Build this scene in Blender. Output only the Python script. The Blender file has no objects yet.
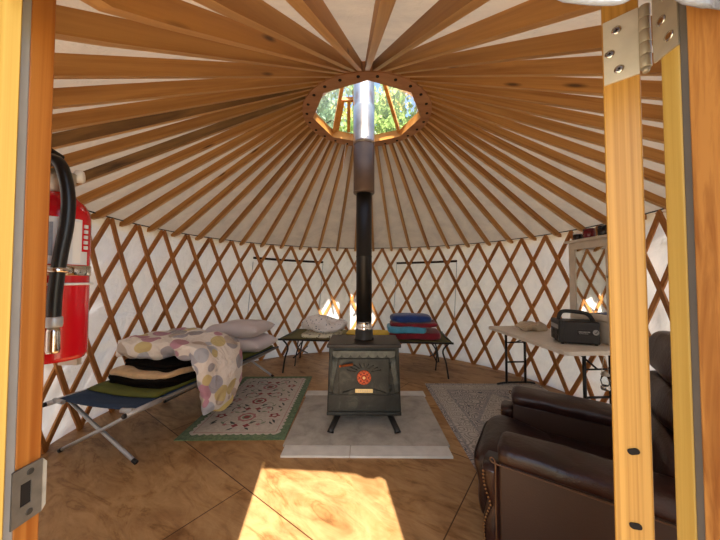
import bpy, bmesh, math, random
from math import sin, cos, pi, sqrt, radians, atan2, tan
from mathutils import Vector, Matrix, Euler, noise
random.seed(7)
scn = bpy.context.scene
COL = scn.collection

# ------------------------------------------------------------------ materials
class NT:
    def __init__(s, name):
        s.m = bpy.data.materials.new(name); s.m.use_nodes = True
        s.t = s.m.node_tree; s.t.nodes.clear()
        s.out = s.t.nodes.new('ShaderNodeOutputMaterial')
    def n(s, typ, **kw):
        nd = s.t.nodes.new('ShaderNode' + typ)
        for k, v in kw.items(): setattr(nd, k, v)
        return nd
    def l(s, a, b): s.t.links.new(a, b)

def lin(c):
    if isinstance(c, str):
        c = [int(c[i:i+2], 16)/255 for i in (0, 2, 4)]
        c = [x/12.92 if x <= .04045 else ((x+.055)/1.055)**2.4 for x in c]
    return (c[0], c[1], c[2], 1)

def ramp(nt, fac, stops):
    r = nt.n('ValToRGB'); e = r.color_ramp.elements
    while len(e) < len(stops): e.new(.5)
    for i, (p, c) in enumerate(stops): e[i].position = p; e[i].color = lin(c)
    nt.l(fac, r.inputs['Fac']); return r.outputs['Color']

def coords(nt, scale=(1, 1, 1), rot=(0, 0, 0), rnd=True, src='Object'):
    tc = nt.n('TexCoord'); mp = nt.n('Mapping')
    mp.inputs['Scale'].default_value = scale; mp.inputs['Rotation'].default_value = rot
    v = tc.outputs[src]
    if rnd:
        oi = nt.n('ObjectInfo'); a = nt.n('VectorMath', operation='ADD'); m = nt.n('Math', operation='MULTIPLY')
        m.inputs[1].default_value = 53.0; nt.l(oi.outputs['Random'], m.inputs[0])
        nt.l(v, a.inputs[0]); nt.l(m.outputs[0], a.inputs[1]); v = a.outputs[0]
    nt.l(v, mp.inputs['Vector']); return mp.outputs['Vector']

def bsdf(nt, col, rough=.6, metal=0, bump=None, bstr=.3, bdist=.01, spec=.5, coat=0, sheen=0):
    p = nt.n('BsdfPrincipled')
    if hasattr(col, 'is_linked'): nt.l(col, p.inputs['Base Color'])
    else: p.inputs['Base Color'].default_value = lin(col)
    p.inputs['Roughness'].default_value = rough; p.inputs['Metallic'].default_value = metal
    p.inputs['Specular IOR Level'].default_value = spec
    p.inputs['Coat Weight'].default_value = coat; p.inputs['Sheen Weight'].default_value = sheen
    if bump is not None:
        b = nt.n('Bump'); b.inputs['Strength'].default_value = bstr; b.inputs['Distance'].default_value = bdist
        nt.l(bump, b.inputs['Height']); nt.l(b.outputs['Normal'], p.inputs['Normal'])
    nt.l(p.outputs[0], nt.out.inputs['Surface']); return p

def noise_tex(nt, vec, scale=5, detail=3, rough=.5, dist=0):
    n = nt.n('TexNoise'); n.inputs['Scale'].default_value = scale; n.inputs['Detail'].default_value = detail
    n.inputs['Roughness'].default_value = rough; n.inputs['Distortion'].default_value = dist
    if vec is not None: nt.l(vec, n.inputs['Vector'])
    return n.outputs['Fac']

def mixc(nt, fac, a, b, blend='MIX'):
    m = nt.n('Mix', data_type='RGBA', blend_type=blend)
    for s, v in ((m.inputs['Factor'], fac), (m.inputs['A'], a), (m.inputs['B'], b)):
        if hasattr(v, 'is_linked'): nt.l(v, s)
        elif s.type == 'RGBA': s.default_value = lin(v)
        else: s.default_value = v
    for k in m.inputs:
        pass
    return m.outputs['Result']
def mixc(nt, fac, a, b, blend='MIX'):
    m = nt.n('Mix'); m.data_type = 'RGBA'; m.blend_type = blend
    def put(i, v, c):
        if hasattr(v, 'is_linked'): nt.l(v, m.inputs[i])
        else: m.inputs[i].default_value = lin(v) if c else v
    put(0, fac, 0); put(6, a, 1); put(7, b, 1)
    return m.outputs[2]

def simple(name, c, rough=.6, metal=0, var=.12, vscale=8, bump=0, bscale=60, spec=.5, coat=0, sheen=0):
    nt = NT(name); v = coords(nt, rnd=False)
    cl = lin(c)
    a = [x*(1-var) for x in cl[:3]]; b = [min(1, x*(1+var)) for x in cl[:3]]
    col = ramp(nt, noise_tex(nt, v, vscale, 4), [(.3, a), (.7, b)])
    bp = noise_tex(nt, v, bscale, 3) if bump else None
    bsdf(nt, col, rough, metal, bp, bump, .01, spec, coat, sheen)
    return nt.m

def wood(name, dark, light, axis='X', rough=.5, grain=26, along=.9, knots=.5, tint=.35, contrast=(.32, .68), spec=.4):
    nt = NT(name)
    sc = {'X': (along, grain, grain), 'Y': (grain, along, grain), 'Z': (grain, grain, along)}[axis]
    v = coords(nt, sc)
    g = noise_tex(nt, v, 1, 5, .6, .5)
    col = ramp(nt, g, [(contrast[0], dark), (contrast[1], light)])
    oi = nt.n('ObjectInfo')
    # board-to-board variation
    t = ramp(nt, oi.outputs['Random'], [(0, (1-tint, 1-tint*1.1, 1-tint*1.25)), (.3, (1, .97, .93)), (.75, (1, 1, 1)), (1, (1.0, .93, .84))])
    col = mixc(nt, 1.0, col, t, 'MULTIPLY')
    if knots:
        k = {'X': (2.2, 12, 12), 'Y': (12, 2.2, 12), 'Z': (12, 12, 2.2)}[axis]
        kv = coords(nt, k)
        vo = nt.n('TexVoronoi'); vo.inputs['Scale'].default_value = 1.0; nt.l(kv, vo.inputs['Vector'])
        kf = ramp(nt, vo.outputs['Distance'], [(.05, (1, 1, 1)), (.17, (0, 0, 0))])
        rgb = nt.n('SeparateColor'); nt.l(vo.outputs['Color'], rgb.inputs[0])
        lt = nt.n('Math', operation='LESS_THAN'); lt.inputs[1].default_value = knots; nt.l(rgb.outputs[0], lt.inputs[0])
        mu = nt.n('Math', operation='MULTIPLY'); nt.l(kf, mu.inputs[0]); nt.l(lt.outputs[0], mu.inputs[1])
        dk = [x*.35 for x in lin(dark)[:3]]
        col = mixc(nt, mu.outputs[0], col, dk)
    bsdf(nt, col, rough, 0, g, .12, .004, spec)
    return nt.m

def fabric_lining(name, c, trans, tint, bump_scale=2.2, bstr=.5):
    nt = NT(name); v = coords(nt, rnd=False)
    w1 = noise_tex(nt, v, bump_scale, 6, .55, 1.2)
    v2 = coords(nt, (3, 3, .8), rnd=False)
    w2 = noise_tex(nt, v2, 1.6, 4, .5, .8)
    ad = nt.n('Math', operation='ADD'); nt.l(w1, ad.inputs[0]); nt.l(w2, ad.inputs[1])
    col = ramp(nt, noise_tex(nt, v, 2.3, 7, .62, .8), [(.30, [x*y for x, y in zip(lin(c)[:3], (.78, .77, .79))]), (.62, lin(c)[:3])])  # random mottling put into the colour to imitate soft shading
    b = nt.n('Bump'); b.inputs['Strength'].default_value = bstr; b.inputs['Distance'].default_value = .09
    nt.l(ad.outputs[0], b.inputs['Height'])
    d = nt.n('BsdfDiffuse'); t = nt.n('BsdfTranslucent'); mx = nt.n('MixShader')
    nt.l(col, d.inputs['Color']); t.inputs['Color'].default_value = lin(tint)
    nt.l(b.outputs['Normal'], d.inputs['Normal'])
    mx.inputs[0].default_value = trans
    nt.l(d.outputs[0], mx.inputs[1]); nt.l(t.outputs[0], mx.inputs[2]); nt.l(mx.outputs[0], nt.out.inputs['Surface'])
    return nt.m

def leafy_print(name, base, cols, scale=9, thr=(.36, .42), rough=.85, keep=.7):
    nt = NT(name); v = coords(nt, rnd=False)
    vo = nt.n('TexVoronoi'); vo.inputs['Scale'].default_value = scale; nt.l(v, vo.inputs['Vector'])
    sep = nt.n('SeparateColor'); nt.l(vo.outputs['Color'], sep.inputs[0])
    r = nt.n('ValToRGB'); r.color_ramp.interpolation = 'CONSTANT'; e = r.color_ramp.elements
    while len(e) < len(cols): e.new(.5)
    for i, c in enumerate(cols): e[i].position = i/len(cols); e[i].color = lin(c)
    nt.l(sep.outputs[0], r.inputs['Fac'])
    f = ramp(nt, vo.outputs['Distance'], [(thr[0], (1, 1, 1)), (thr[1], (0, 0, 0))])
    k = nt.n('Math', operation='LESS_THAN'); k.inputs[1].default_value = keep; nt.l(sep.outputs[1], k.inputs[0])
    m = nt.n('Math', operation='MULTIPLY'); nt.l(f, m.inputs[0]); nt.l(k.outputs[0], m.inputs[1])
    m2 = nt.n('Math', operation='MULTIPLY'); m2.inputs[1].default_value = .85; nt.l(m.outputs[0], m2.inputs[0])
    col = mixc(nt, m2.outputs[0], base, r.outputs[0])
    bsdf(nt, col, rough, 0, noise_tex(nt, v, 9, 4, .5, 1), .8, .04, .2, sheen=.1)
    return nt.m

M = {}
M['rafter'] = wood('rafter_wood', '96642E', 'C4914E', 'X', .55, 22, .8, .4, .28)
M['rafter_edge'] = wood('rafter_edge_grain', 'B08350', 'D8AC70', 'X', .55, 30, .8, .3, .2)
M['rafter_dark'] = wood('weathered_rafter_wood', '4E3A26', '94703F', 'X', .6, 14, 1.6, .3, 0)
M['slat'] = wood('slat_wood', '9C6434', 'C88E50', 'X', .5, 30, 1.5, 0, .3)
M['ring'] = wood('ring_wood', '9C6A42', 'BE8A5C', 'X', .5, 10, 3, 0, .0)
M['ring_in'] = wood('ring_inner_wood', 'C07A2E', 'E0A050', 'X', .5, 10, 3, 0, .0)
M['door'] = wood('door_fir', 'A4742E', 'C49448', 'Z', .4, 150, .7, 0, 0, (.33, .60))
M['jamb'] = wood('jamb_fir', '9E5C24', 'BC7C3A', 'Z', .42, 60, .7, 0, 0, (.35, .65))
M['stop'] = wood('pale_pine', 'AC883C', 'C6A558', 'Z', .45, 70, .7, .12, 0, (.3, .7))
M['casing'] = wood('casing_fir', '8C5426', 'BC8344', 'Z', .42, 55, 5, .5, 0, (.36, .6))
M['lining'] = fabric_lining('white_lining', 'EAE4E0', .19, (.90, .86, .84), 2.4, .55)
M['roofing'] = fabric_lining('cream_roof_lining', 'E2D6C0', .035, (.88, .80, .68), 1.5, .35)
M['steel'] = simple('brushed_steel', 'D8D1C6', .5, .35, .08, 30, .05, 200)
M['darksteel'] = simple('dull_steel', 'B4AB9C', .45, .4, .1, 30)
M['platesteel'] = simple('worn_strike_steel', '7C766C', .5, .5, .15, 60)
M['screwdark'] = simple('dark_screw', '4A4640', .5, .5)
M['chrome'] = simple('polished_steel', 'D8D4CE', .12, 1, .03, 20)
M['gasketlight'] = simple('pale_weatherstrip', 'A5A3A0', .5, 0, .06, 20)
M['gasket'] = simple('grey_weatherstrip', '625D58', .55, 0, .06, 20)
M['black'] = simple('black_enamel', '161514', .42, 0, .1, 10)
M['blackrubber'] = simple('black_rubber', '0E0E0F', .35, 0, .1, 10)
M['hole'] = simple('hole_dark', '140B05', .9)
M['red'] = simple('red_paint', 'C4101E', .22, 0, .04, 4, coat=.3)
M['whitelabel'] = simple('white_label', 'D9DBDF', .5, 0, .03)
M['greyprint'] = simple('grey_print', '8B929E', .6, 0, .1, 200)
M['whiteplastic'] = simple('white_plastic', 'E6E4E2', .4, 0, .03)
M['alu'] = simple('aluminium_tube', 'B4B6B8', .4, .35, .05)
M['graytube'] = simple('grey_tube', '6A665F', .5, .4, .1)
M['blue'] = simple('navy_canvas', '1B3350', .85, 0, .12, 20, .2, 300)
M['olive'] = simple('olive_mat', '55591A', .85, 0, .12, 12, .2, 120)
M['blackwool'] = simple('black_wool', '100C09', .95, 0, .3, 30, .6, 60, spec=.1)
M['beige'] = simple('beige_wool', 'C9A77C', .95, 0, .12, 20, .5, 60, sheen=.2)
M['pillow'] = simple('pale_pillowcase', 'D6CFD4', .9, 0, .04, 6, .35, 14, sheen=.1)
M['navyblanket'] = simple('blue_blanket', '203F86', .95, 0, .15, 14, .4, 80, sheen=.3)
M['redblanket'] = simple('red_blanket', '7E1A2A', .95, 0, .2, 14, .4, 80, sheen=.3)
M['skyblanket'] = simple('light_blue_blanket', '4FA3C9', .95, 0, .15, 14, .4, 80, sheen=.3)
M['duvet'] = leafy_print('leaf_print_cotton', 'E6DFD8', ['B4788F', '9C9DAC', 'C9B674', '94929A', 'B9A796', 'A9B0BE'], 7.0, (.54, .58), keep=.93)
M['yellowcotton'] = simple('yellow_cotton', 'DCCB86', .9, 0, .06, 8, .4, 20)
M['speckle'] = leafy_print('navy_sprig_cotton', 'E4E2E4', ['4A5878', '5B6B88', '8A97A8'], 26, (.22, .30), keep=.8)
M['speckle2'] = leafy_print('dark_floral_cotton', 'D9D2BC', ['2F3A36', '6B5A3C', '8A8B5C'], 20, (.28, .36), keep=.9)
M['darkcot'] = simple('dark_green_canvas', '4B4A38', .8, 0, .1, 20)
M['cotyellow'] = simple('olive_yellow_canvas', '5E5A2C', .8, 0, .1, 20)
M['tabletop'] = simple('table_plastic', 'E2DACC', .45, 0, .05, 10, .1, 120)
M['cloth'] = simple('beige_cloth', 'C9B9A2', .95, 0, .1, 14, .5, 40)
M['cabinet'] = simple('aged_white_paint', 'E0D7C8', .55, 0, .1, 7, .1, 50)
M['mirror'] = simple('mirror_glass', 'F4F4F2', .02, 1, 0)
M['psblack'] = simple('charcoal_plastic', '232325', .5, 0, .06, 20, .15, 250)
M['psdark'] = simple('black_plastic', '0B0B0C', .4)
M['psgrey'] = simple('grey_plastic', '9A9A98', .5)
M['candle'] = simple('red_glass', '6E1220', .12, 0, .1, 10, coat=.5)
M['darkjar'] = simple('dark_jar', '1B1B1E', .15, 0, .1)
M['leather'] = None
M['medallion'] = simple('orange_enamel', 'D8602F', .5, 0, .25, 40)
M['medallion2'] = simple('dark_red_enamel', '7E1A10', .5)
M['brass'] = simple('pale_brass', 'D9C690', .4, .5, .1, 40)
M['copper'] = simple('copper_coil', 'A85A2A', .4, .7, .15, 60)
M['bark'] = simple('bark', '5A4632', .9, 0, .3, 10, .8, 20)
M['ground'] = simple('dry_ground', 'B4A888', .95, 0, .3, 2, .5, 10)
M['bubble'] = fabric_lining('white_quilted_fabric', 'B4BAC8', .25, (.55, .58, .66), 40, .3)
M['cord'] = simple('black_cord', '1C1815', .7)
M['rodwood'] = simple('dark_rod', '2E1F1A', .6)

def mk_leather():
    nt = NT('brown_leather'); v = coords(nt, rnd=False)
    col = ramp(nt, noise_tex(nt, v, 3.5, 5, .6), [(.3, '21110E'), (.72, '3A1F19')])
    vo = nt.n('TexVoronoi'); vo.inputs['Scale'].default_value = 140; nt.l(v, vo.inputs['Vector'])
    n2 = noise_tex(nt, v, 7, 4, .5, .6)
    ad = nt.n('Math', operation='MULTIPLY_ADD'); ad.inputs[1].default_value = .12; nt.l(vo.outputs['Distance'], ad.inputs[0]); nt.l(n2, ad.inputs[2])
    bsdf(nt, col, .33, 0, ad.outputs[0], .35, .02, .5)
    return nt.m
M['leather'] = mk_leather()
M['leatherpanel'] = simple('brown_vinyl', '3E2A1E', .5, 0, .12, 3, .1, 120)
M['piping'] = simple('tan_piping', '604228', .5, 0, .2, 30)
M['stud'] = simple('brass_stud', '8F6D48', .3, .9, .1)

def mk_stove():
    nt = NT('cast_iron'); v = coords(nt, rnd=False)
    a = noise_tex(nt, v, 7, 6, .65, .6)
    col = ramp(nt, a, [(.28, '1B1D1A'), (.55, '2E302C'), (.76, '55564E')])
    bsdf(nt, col, .42, .35, noise_tex(nt, v, 45, 3), .2, .006, .5)
    return nt.m
M['iron'] = mk_stove()
M['ironworn'] = simple('worn_iron', '5E625C', .5, .3, .3, 25, .2, 40)
M['irontop'] = simple('iron_top', '2C2623', .4, .3, .2, 6, .1, 40)

def mk_hearth():
    nt = NT('cement_board'); v = coords(nt, rnd=False)
    col = ramp(nt, noise_tex(nt, v, 5, 7, .65, .3), [(.3, '8C877D'), (.5, 'A8A297'), (.72, 'BBB5A9')])
    bsdf(nt, col, .8, 0, noise_tex(nt, v, 60, 3), .15, .004)
    return nt.m
M['cement'] = mk_hearth()
M['tile'] = simple('pale_tile', 'CFCCC4', .55, 0, .1, 9)

def mk_floor():
    nt = NT('plywood'); 
    v = coords(nt, (1, 1, 1), (0, 0, radians(36)), rnd=False)
    # per-sheet tone
    br = nt.n('TexBrick'); br.offset = .5; br.inputs['Scale'].default_value = 1.0
    br.inputs['Brick Width'].default_value = 2.44; br.inputs['Row Height'].default_value = 1.22
    br.inputs['Mortar Size'].default_value = .004; br.inputs['Mortar Smooth'].default_value = .2
    br.inputs['Color1'].default_value = (0, 0, 0, 1); br.inputs['Color2'].default_value = (1, 1, 1, 1)
    br.inputs['Mortar'].default_value = (.5, .5, .5, 1)
    off = nt.n('VectorMath', operation='ADD'); off.inputs[1].default_value = (.58, .10, 0); nt.l(v, off.inputs[0])
    nt.l(off.outputs[0], br.inputs['Vector'])
    # swirly rotary-cut grain
    sp = nt.n('VectorMath', operation='MULTIPLY'); sp.inputs[1].default_value = (.75, 2.0, 1); nt.l(v, sp.inputs[0])
    big = noise_tex(nt, sp.outputs[0], 1.5, 6, .6, 1.6)
    mul = nt.n('Math', operation='MULTIPLY'); mul.inputs[1].default_value = 8.0; nt.l(big, mul.inputs[0])
    fr = nt.n('Math', operation='PINGPONG'); fr.inputs[1].default_value = 1.0; nt.l(mul.outputs[0], fr.inputs[0])
    fine = noise_tex(nt, sp.outputs[0], 5, 8, .65, 1.2)
    c1 = ramp(nt, fr.outputs[0], [(0, 'BC9A6E'), (.35, 'C3A175'), (.8, 'B79364'), (1, '9E7A50')])
    c2 = ramp(nt, fine, [(.30, (.46, .38, .30)), (.47, (.82, .77, .70)), (.62, (1, 1, 1))])
    col = mixc(nt, .8, c1, c2, 'MULTIPLY')
    cl = ramp(nt, noise_tex(nt, v, 3.2, 3, .5, .7), [(.30, (.62, .52, .42)), (.50, (1, 1, 1))])
    col = mixc(nt, .75, col, cl, 'MULTIPLY')
    tone = ramp(nt, br.outputs['Color'], [(0, (.72, .64, .56)), (1, (1.05, 1.0, .92))])
    col = mixc(nt, 1.0, col, tone, 'MULTIPLY')
    col = mixc(nt, br.outputs['Fac'], col, '4A2C14')
    bsdf(nt, col, .5, 0, fine, .08, .004, .35)
    return nt.m
M['floor'] = mk_floor()

def mk_rug_field(name, a, b, sc=12):
    nt = NT(name); v = coords(nt, rnd=False)
    col = ramp(nt, noise_tex(nt, v, sc, 8, .75, .2), [(.38, a), (.62, b)])
    bsdf(nt, col, .95, 0, noise_tex(nt, v, 220, 2), .5, .004, .1, sheen=.15)
    return nt.m
M['ruggreen'] = mk_rug_field('rug_green', '4D6345', '71845F', 30)
M['rugcream'] = mk_rug_field('rug_cream', 'B2A798', 'C8BEB0', 30)
M['rugred'] = mk_rug_field('rug_red', '7A2A2E', '9A4340', 40)
M['rugpink'] = mk_rug_field('rug_pink', '9A5A5C', 'B0807C', 40)
M['rugdark'] = mk_rug_field('rug_dark_leaf', '2E3432', '4A524A', 40)
M['rugsage'] = mk_rug_field('rug_sage', '68775C', '87917A', 40)
def mk_rug_persian(name, a, b, c):
    nt = NT(name); v = coords(nt, rnd=False)
    vo = nt.n('TexVoronoi'); vo.inputs['Scale'].default_value = 9; nt.l(v, vo.inputs['Vector'])
    w = nt.n('Math', operation='SINE'); m = nt.n('Math', operation='MULTIPLY'); m.inputs[1].default_value = 34
    nt.l(vo.outputs['Distance'], m.inputs[0]); nt.l(m.outputs[0], w.inputs[0])
    wear = noise_tex(nt, v, 6, 8, .75, .3)
    mm = nt.n('Math', operation='MULTIPLY'); nt.l(w.outputs[0], mm.inputs[0]); nt.l(wear, mm.inputs[1])
    c0 = ramp(nt, mm.outputs[0], [(.0, a), (.22, b), (.45, c)])
    streak = ramp(nt, noise_tex(nt, coords(nt, (1.5, 26, 1), rnd=False), 2, 5, .7), [(.35, (.72, .72, .72)), (.65, (1.1, 1.1, 1.1))])
    col = mixc(nt, .9, c0, streak, 'MULTIPLY')
    bsdf(nt, col, .95, 0, noise_tex(nt, v, 220, 2), .5, .004, .1, sheen=.15)
    return nt.m
M['greyrug'] = mk_rug_persian('grey_rug_field', 'B4ADA4', '8F8A86', '62636A')
M['greyrug2'] = mk_rug_persian('grey_rug_border', 'BEB6AB', 'A8A198', '8E8982')
M['greyrug3'] = mk_rug_field('grey_rug_stripe', '7A797C', 'A09B95', 30)

def mk_pipe():
    nt = NT('galvanised_pipe'); v = coords(nt, rnd=False)
    col = ramp(nt, noise_tex(nt, v, 6, 4), [(.3, 'A79F96'), (.7, 'CFC8C0')])
    bsdf(nt, col, .3, 1, noise_tex(nt, v, 20, 2), .05, .004)
    return nt.m
M['pipe'] = mk_pipe()

def mk_dome(name='clear_acrylic', haze=.05):
    nt = NT(name)
    t = nt.n('BsdfTransparent'); g = nt.n('BsdfGlossy'); mx = nt.n('MixShader'); f = nt.n('Fresnel')
    t.inputs['Color'].default_value = (.95, .97, .97, 1); g.inputs['Roughness'].default_value = .05; f.inputs['IOR'].default_value = 1.3
    nt.l(f.outputs[0], mx.inputs[0]); nt.l(t.outputs[0], mx.inputs[1]); nt.l(g.outputs[0], mx.inputs[2])
    tr = nt.n('BsdfTranslucent'); m2 = nt.n('MixShader'); m2.inputs[0].default_value = haze
    nt.l(mx.outputs[0], m2.inputs[1]); nt.l(tr.outputs[0], m2.inputs[2]); nt.l(m2.outputs[0], nt.out.inputs['Surface'])
    return nt.m
M['dome'] = mk_dome()
M['clearglass'] = mk_dome('clear_glass', 0.0)
M['pipebrown'] = simple('dull_brown_metal', '7E6A5A', .5, .6, .15, 6)
def mk_leaf(name, a, b):
    nt = NT(name); v = coords(nt, rnd=False)
    col = ramp(nt, noise_tex(nt, v, 1.4, 3), [(.35, a), (.65, b)])
    d = nt.n('BsdfDiffuse'); t = nt.n('BsdfTranslucent'); mx = nt.n('MixShader'); mx.inputs[0].default_value = .35
    nt.l(col, d.inputs[0]); nt.l(col, t.inputs[0]); nt.l(d.outputs[0], mx.inputs[1]); nt.l(t.outputs[0], mx.inputs[2]); nt.l(mx.outputs[0], nt.out.inputs[0])
    return nt.m
M['leaf1'] = mk_leaf('leaf_green', '7C9650', 'B2C47A')
M['leaf2'] = mk_leaf('leaf_yellow_green', 'A6A857', 'CFC070')
M['leaf3'] = mk_leaf('leaf_grey_green', '84A082', 'B8CAAE')

# ------------------------------------------------------------------ mesh helpers
class MB:
    def __init__(s): s.v = []; s.f = []; s.mi = []; s.cur = 0; s.smooth = []
    def add(s, vs, fs, sm=False):
        b = len(s.v); s.v += [tuple(p) for p in vs]
        for f in fs: s.f.append([i+b for i in f]); s.mi.append(s.cur); s.smooth.append(sm)
        return s
    def box(s, c, size, R=None):
        hx, hy, hz = [k/2 for k in size]; c = Vector(c)
        vs = [Vector((x, y, z)) for x in (-hx, hx) for y in (-hy, hy) for z in (-hz, hz)]
        if R is not None: vs = [R @ p for p in vs]
        return s.add([p+c for p in vs], [(0, 1, 3, 2), (4, 6, 7, 5), (0, 4, 5, 1), (2, 3, 7, 6), (0, 2, 6, 4), (1, 5, 7, 3)])
    def hexa(s, bottom, top):
        return s.add(list(bottom)+list(top), [(3, 2, 1, 0), (4, 5, 6, 7), (0, 1, 5, 4), (1, 2, 6, 5), (2, 3, 7, 6), (3, 0, 4, 7)])
    def rings(s, rs, closed_ends=True, sm=True):
        n = len(rs[0]); vs = [p for r in rs for p in r]; fs = []
        for i in range(len(rs)-1):
            for j in range(n):
                k = (j+1) % n
                fs.append((i*n+j, i*n+k, (i+1)*n+k, (i+1)*n+j))
        s.add(vs, fs, sm)
        if closed_ends:
            b = len(s.v)-len(vs)
            s.f.append([b+j for j in reversed(range(n))]); s.mi.append(s.cur); s.smooth.append(False)
            e = b+(len(rs)-1)*n
            s.f.append([e+j for j in range(n)]); s.mi.append(s.cur); s.smooth.append(False)
        return s
    def tube(s, pts, r, n=10, sm=True):
        pts = [Vector(p) for p in pts]; rs = r if isinstance(r, (list, tuple)) else [r]*len(pts)
        t0 = (pts[1]-pts[0]).normalized()
        up = Vector((0, 0, 1)) if abs(t0.z) < .9 else Vector((1, 0, 0))
        a = t0.cross(up).normalized(); out = []
        for i, p in enumerate(pts):
            t = ((pts[min(i+1, len(pts)-1)]-pts[max(i-1, 0)])).normalized()
            a = (a-t*a.dot(t)).normalized(); b = t.cross(a)
            out.append([p+a*cos(2*pi*k/n)*rs[i]+b*sin(2*pi*k/n)*rs[i] for k in range(n)])
        return s.rings(out, True, sm)
    def lathe(s, prof, n=24, c=(0, 0, 0), R=None, caps=True):
        c = Vector(c); rs = []
        for r, z in prof:
            ring = [Vector((r*cos(2*pi*k/n), r*sin(2*pi*k/n), z)) for k in range(n)]
            if R is not None: ring = [R @ p for p in ring]
            rs.append([p+c for p in ring])
        return s.rings(rs, caps)
    def prism(s, poly, z0, z1, T=None):
        n = len(poly); T = T or Matrix()
        vs = [T @ Vector((x, y, z0)) for x, y in poly]+[T @ Vector((x, y, z1)) for x, y in poly]
        fs = [tuple(reversed(range(n))), tuple(range(n, 2*n))]+[(i, (i+1) % n, n+(i+1) % n, n+i) for i in range(n)]
        return s.add(vs, fs)
    def mat(s, i): s.cur = i; return s
    def build(s, name, mats, parent=None, loc=None, bevel=0, segs=2, sub=0, smooth=None, solid=0, label=None):
        me = bpy.data.meshes.new(name); me.from_pydata(s.v, [], s.f); me.update()
        mats = mats if isinstance(mats, (list, tuple)) else [mats]
        for m in mats: me.materials.append(m)
        for p, i, sm in zip(me.polygons, s.mi, s.smooth):
            p.material_index = i; p.use_smooth = sm if smooth is None else smooth
        bm = bmesh.new(); bm.from_mesh(me); bmesh.ops.recalc_face_normals(bm, faces=bm.faces); bm.to_mesh(me); bm.free()
        o = bpy.data.objects.new(name, me); COL.objects.link(o)
        if loc is not None: o.location = loc
        if parent: o.parent = parent
        if solid:
            md = o.modifiers.new('solid', 'SOLIDIFY'); md.thickness = solid; md.offset = 0
        if bevel:
            md = o.modifiers.new('bevel', 'BEVEL'); md.width = bevel; md.segments = segs; md.limit_method = 'ANGLE'; md.angle_limit = radians(35)
            if smooth is None:
                for p in me.polygons: p.use_smooth = True
                w = o.modifiers.new('wn', 'WEIGHTED_NORMAL'); w.keep_sharp = False
        if sub:
            md = o.modifiers.new('sub', 'SUBSURF'); md.levels = sub; md.render_levels = sub
        if label: o['label'] = label
        return o

def empty(name, loc=(0, 0, 0), rz=0):
    o = bpy.data.objects.new(name, None); COL.objects.link(o); o.location = loc; o.rotation_euler = (0, 0, rz); o.empty_display_size = .1
    return o
def tag(o, label, cat, group=None):
    o['label'] = label; o['category'] = cat
    if group: o['group'] = group
    return o
def struct(o, label=None):
    o['kind'] = 'structure'
    if label: o['label'] = label
    return o
def crumple(mb, amp, freq, seed=0, start=0, zmin=None):
    for i in range(start, len(mb.v)):
        p = Vector(mb.v[i]); d = noise.noise_vector(p*freq+Vector((seed, seed*.7, 0)))*amp
        q = p+d
        if zmin is not None and q.z < zmin: q.z = zmin
        mb.v[i] = tuple(q)
    return mb
def roundrect(w, h, r, n=5, cx=0, cy=0):
    pts = []
    for (sx, sy, a0) in ((1, 1, 0), (-1, 1, 90), (-1, -1, 180), (1, -1, 270)):
        for k in range(n+1):
            a = radians(a0+90*k/n); pts.append((cx+sx*(w/2-r)+r*cos(a), cy+sy*(h/2-r)+r*sin(a)))
    return pts
def rotz(a): return Matrix.Rotation(a, 3, 'Z')
def superell(mb, c, size, R=None, e=.5, nu=28, nv=16, mi=None):
    """rounded pillow-box: superellipsoid"""
    def sg(x, p): return math.copysign(abs(x)**p, x)
    c = Vector(c); rs = []
    for i in range(nv+1):
        ph = -pi/2+pi*i/nv; ph = max(-pi/2+.02, min(pi/2-.02, ph)); ring = []
        for j in range(nu):
            th = 2*pi*j/nu
            p = Vector((size[0]/2*sg(cos(ph), e)*sg(cos(th), e), size[1]/2*sg(cos(ph), e)*sg(sin(th), e), size[2]/2*sg(sin(ph), e)))
            ring.append((R @ p if R is not None else p)+c)
        rs.append(ring)
    return mb.rings(rs)

ORD = ['first', 'second', 'third', 'fourth', 'fifth', 'sixth', 'seventh', 'eighth', 'ninth', 'tenth', 'eleventh', 'twelfth', 'thirteenth',
       'fourteenth', 'fifteenth', 'sixteenth', 'seventeenth', 'eighteenth', 'nineteenth', 'twentieth', 'twenty-first', 'twenty-second', 'twenty-third', 'twenty-fourth']

# ------------------------------------------------------------------ the yurt shell
H = 2.0
CT, RT = Vector((.08, 3.03)), 2.571       # top of the lattice
CB, RB = Vector((-.06, 2.97)), 2.61       # foot of the lattice
ST, PH = .1381, -1.6758
def wallpt(a, z, dr=0):
    t = z/H; c = CB.lerp(CT, t); r = RB+(RT-RB)*t+dr
    return Vector((c.x+r*sin(a), c.y+r*cos(a), z))
RINGC = Vector((.045, 3.045)); RINGZ = 3.16; RING_R = .685; BASEC = Vector((.08, 3.03))
GAP = .245
ADOOR = pi+.045

# floor, and an unseen ground and deck added to bounce sunlight indoors
mb = MB(); n = 96
mb.prism([(CB.x+2.74*cos(2*pi*k/n), CB.y+2.74*sin(2*pi*k/n)) for k in range(n)], -.08, 0)
struct(mb.build('floor', M['floor']))
mb = MB(); mb.box((0, 4, -.45), (80, 80, .1)); struct(mb.build('ground', M['ground']))  # unseen ground, made pale to bounce sunlight through the door
mb = MB()
for k in range(14): mb.box((-1.35+.2*k, -.72, -.05), (.19, 2.0, .06))
struct(mb.build('floor_deck', wood('deck_wood', 'B5A080', 'D6C6A8', 'Y', .6, 20, .8, .2, 0)))

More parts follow.
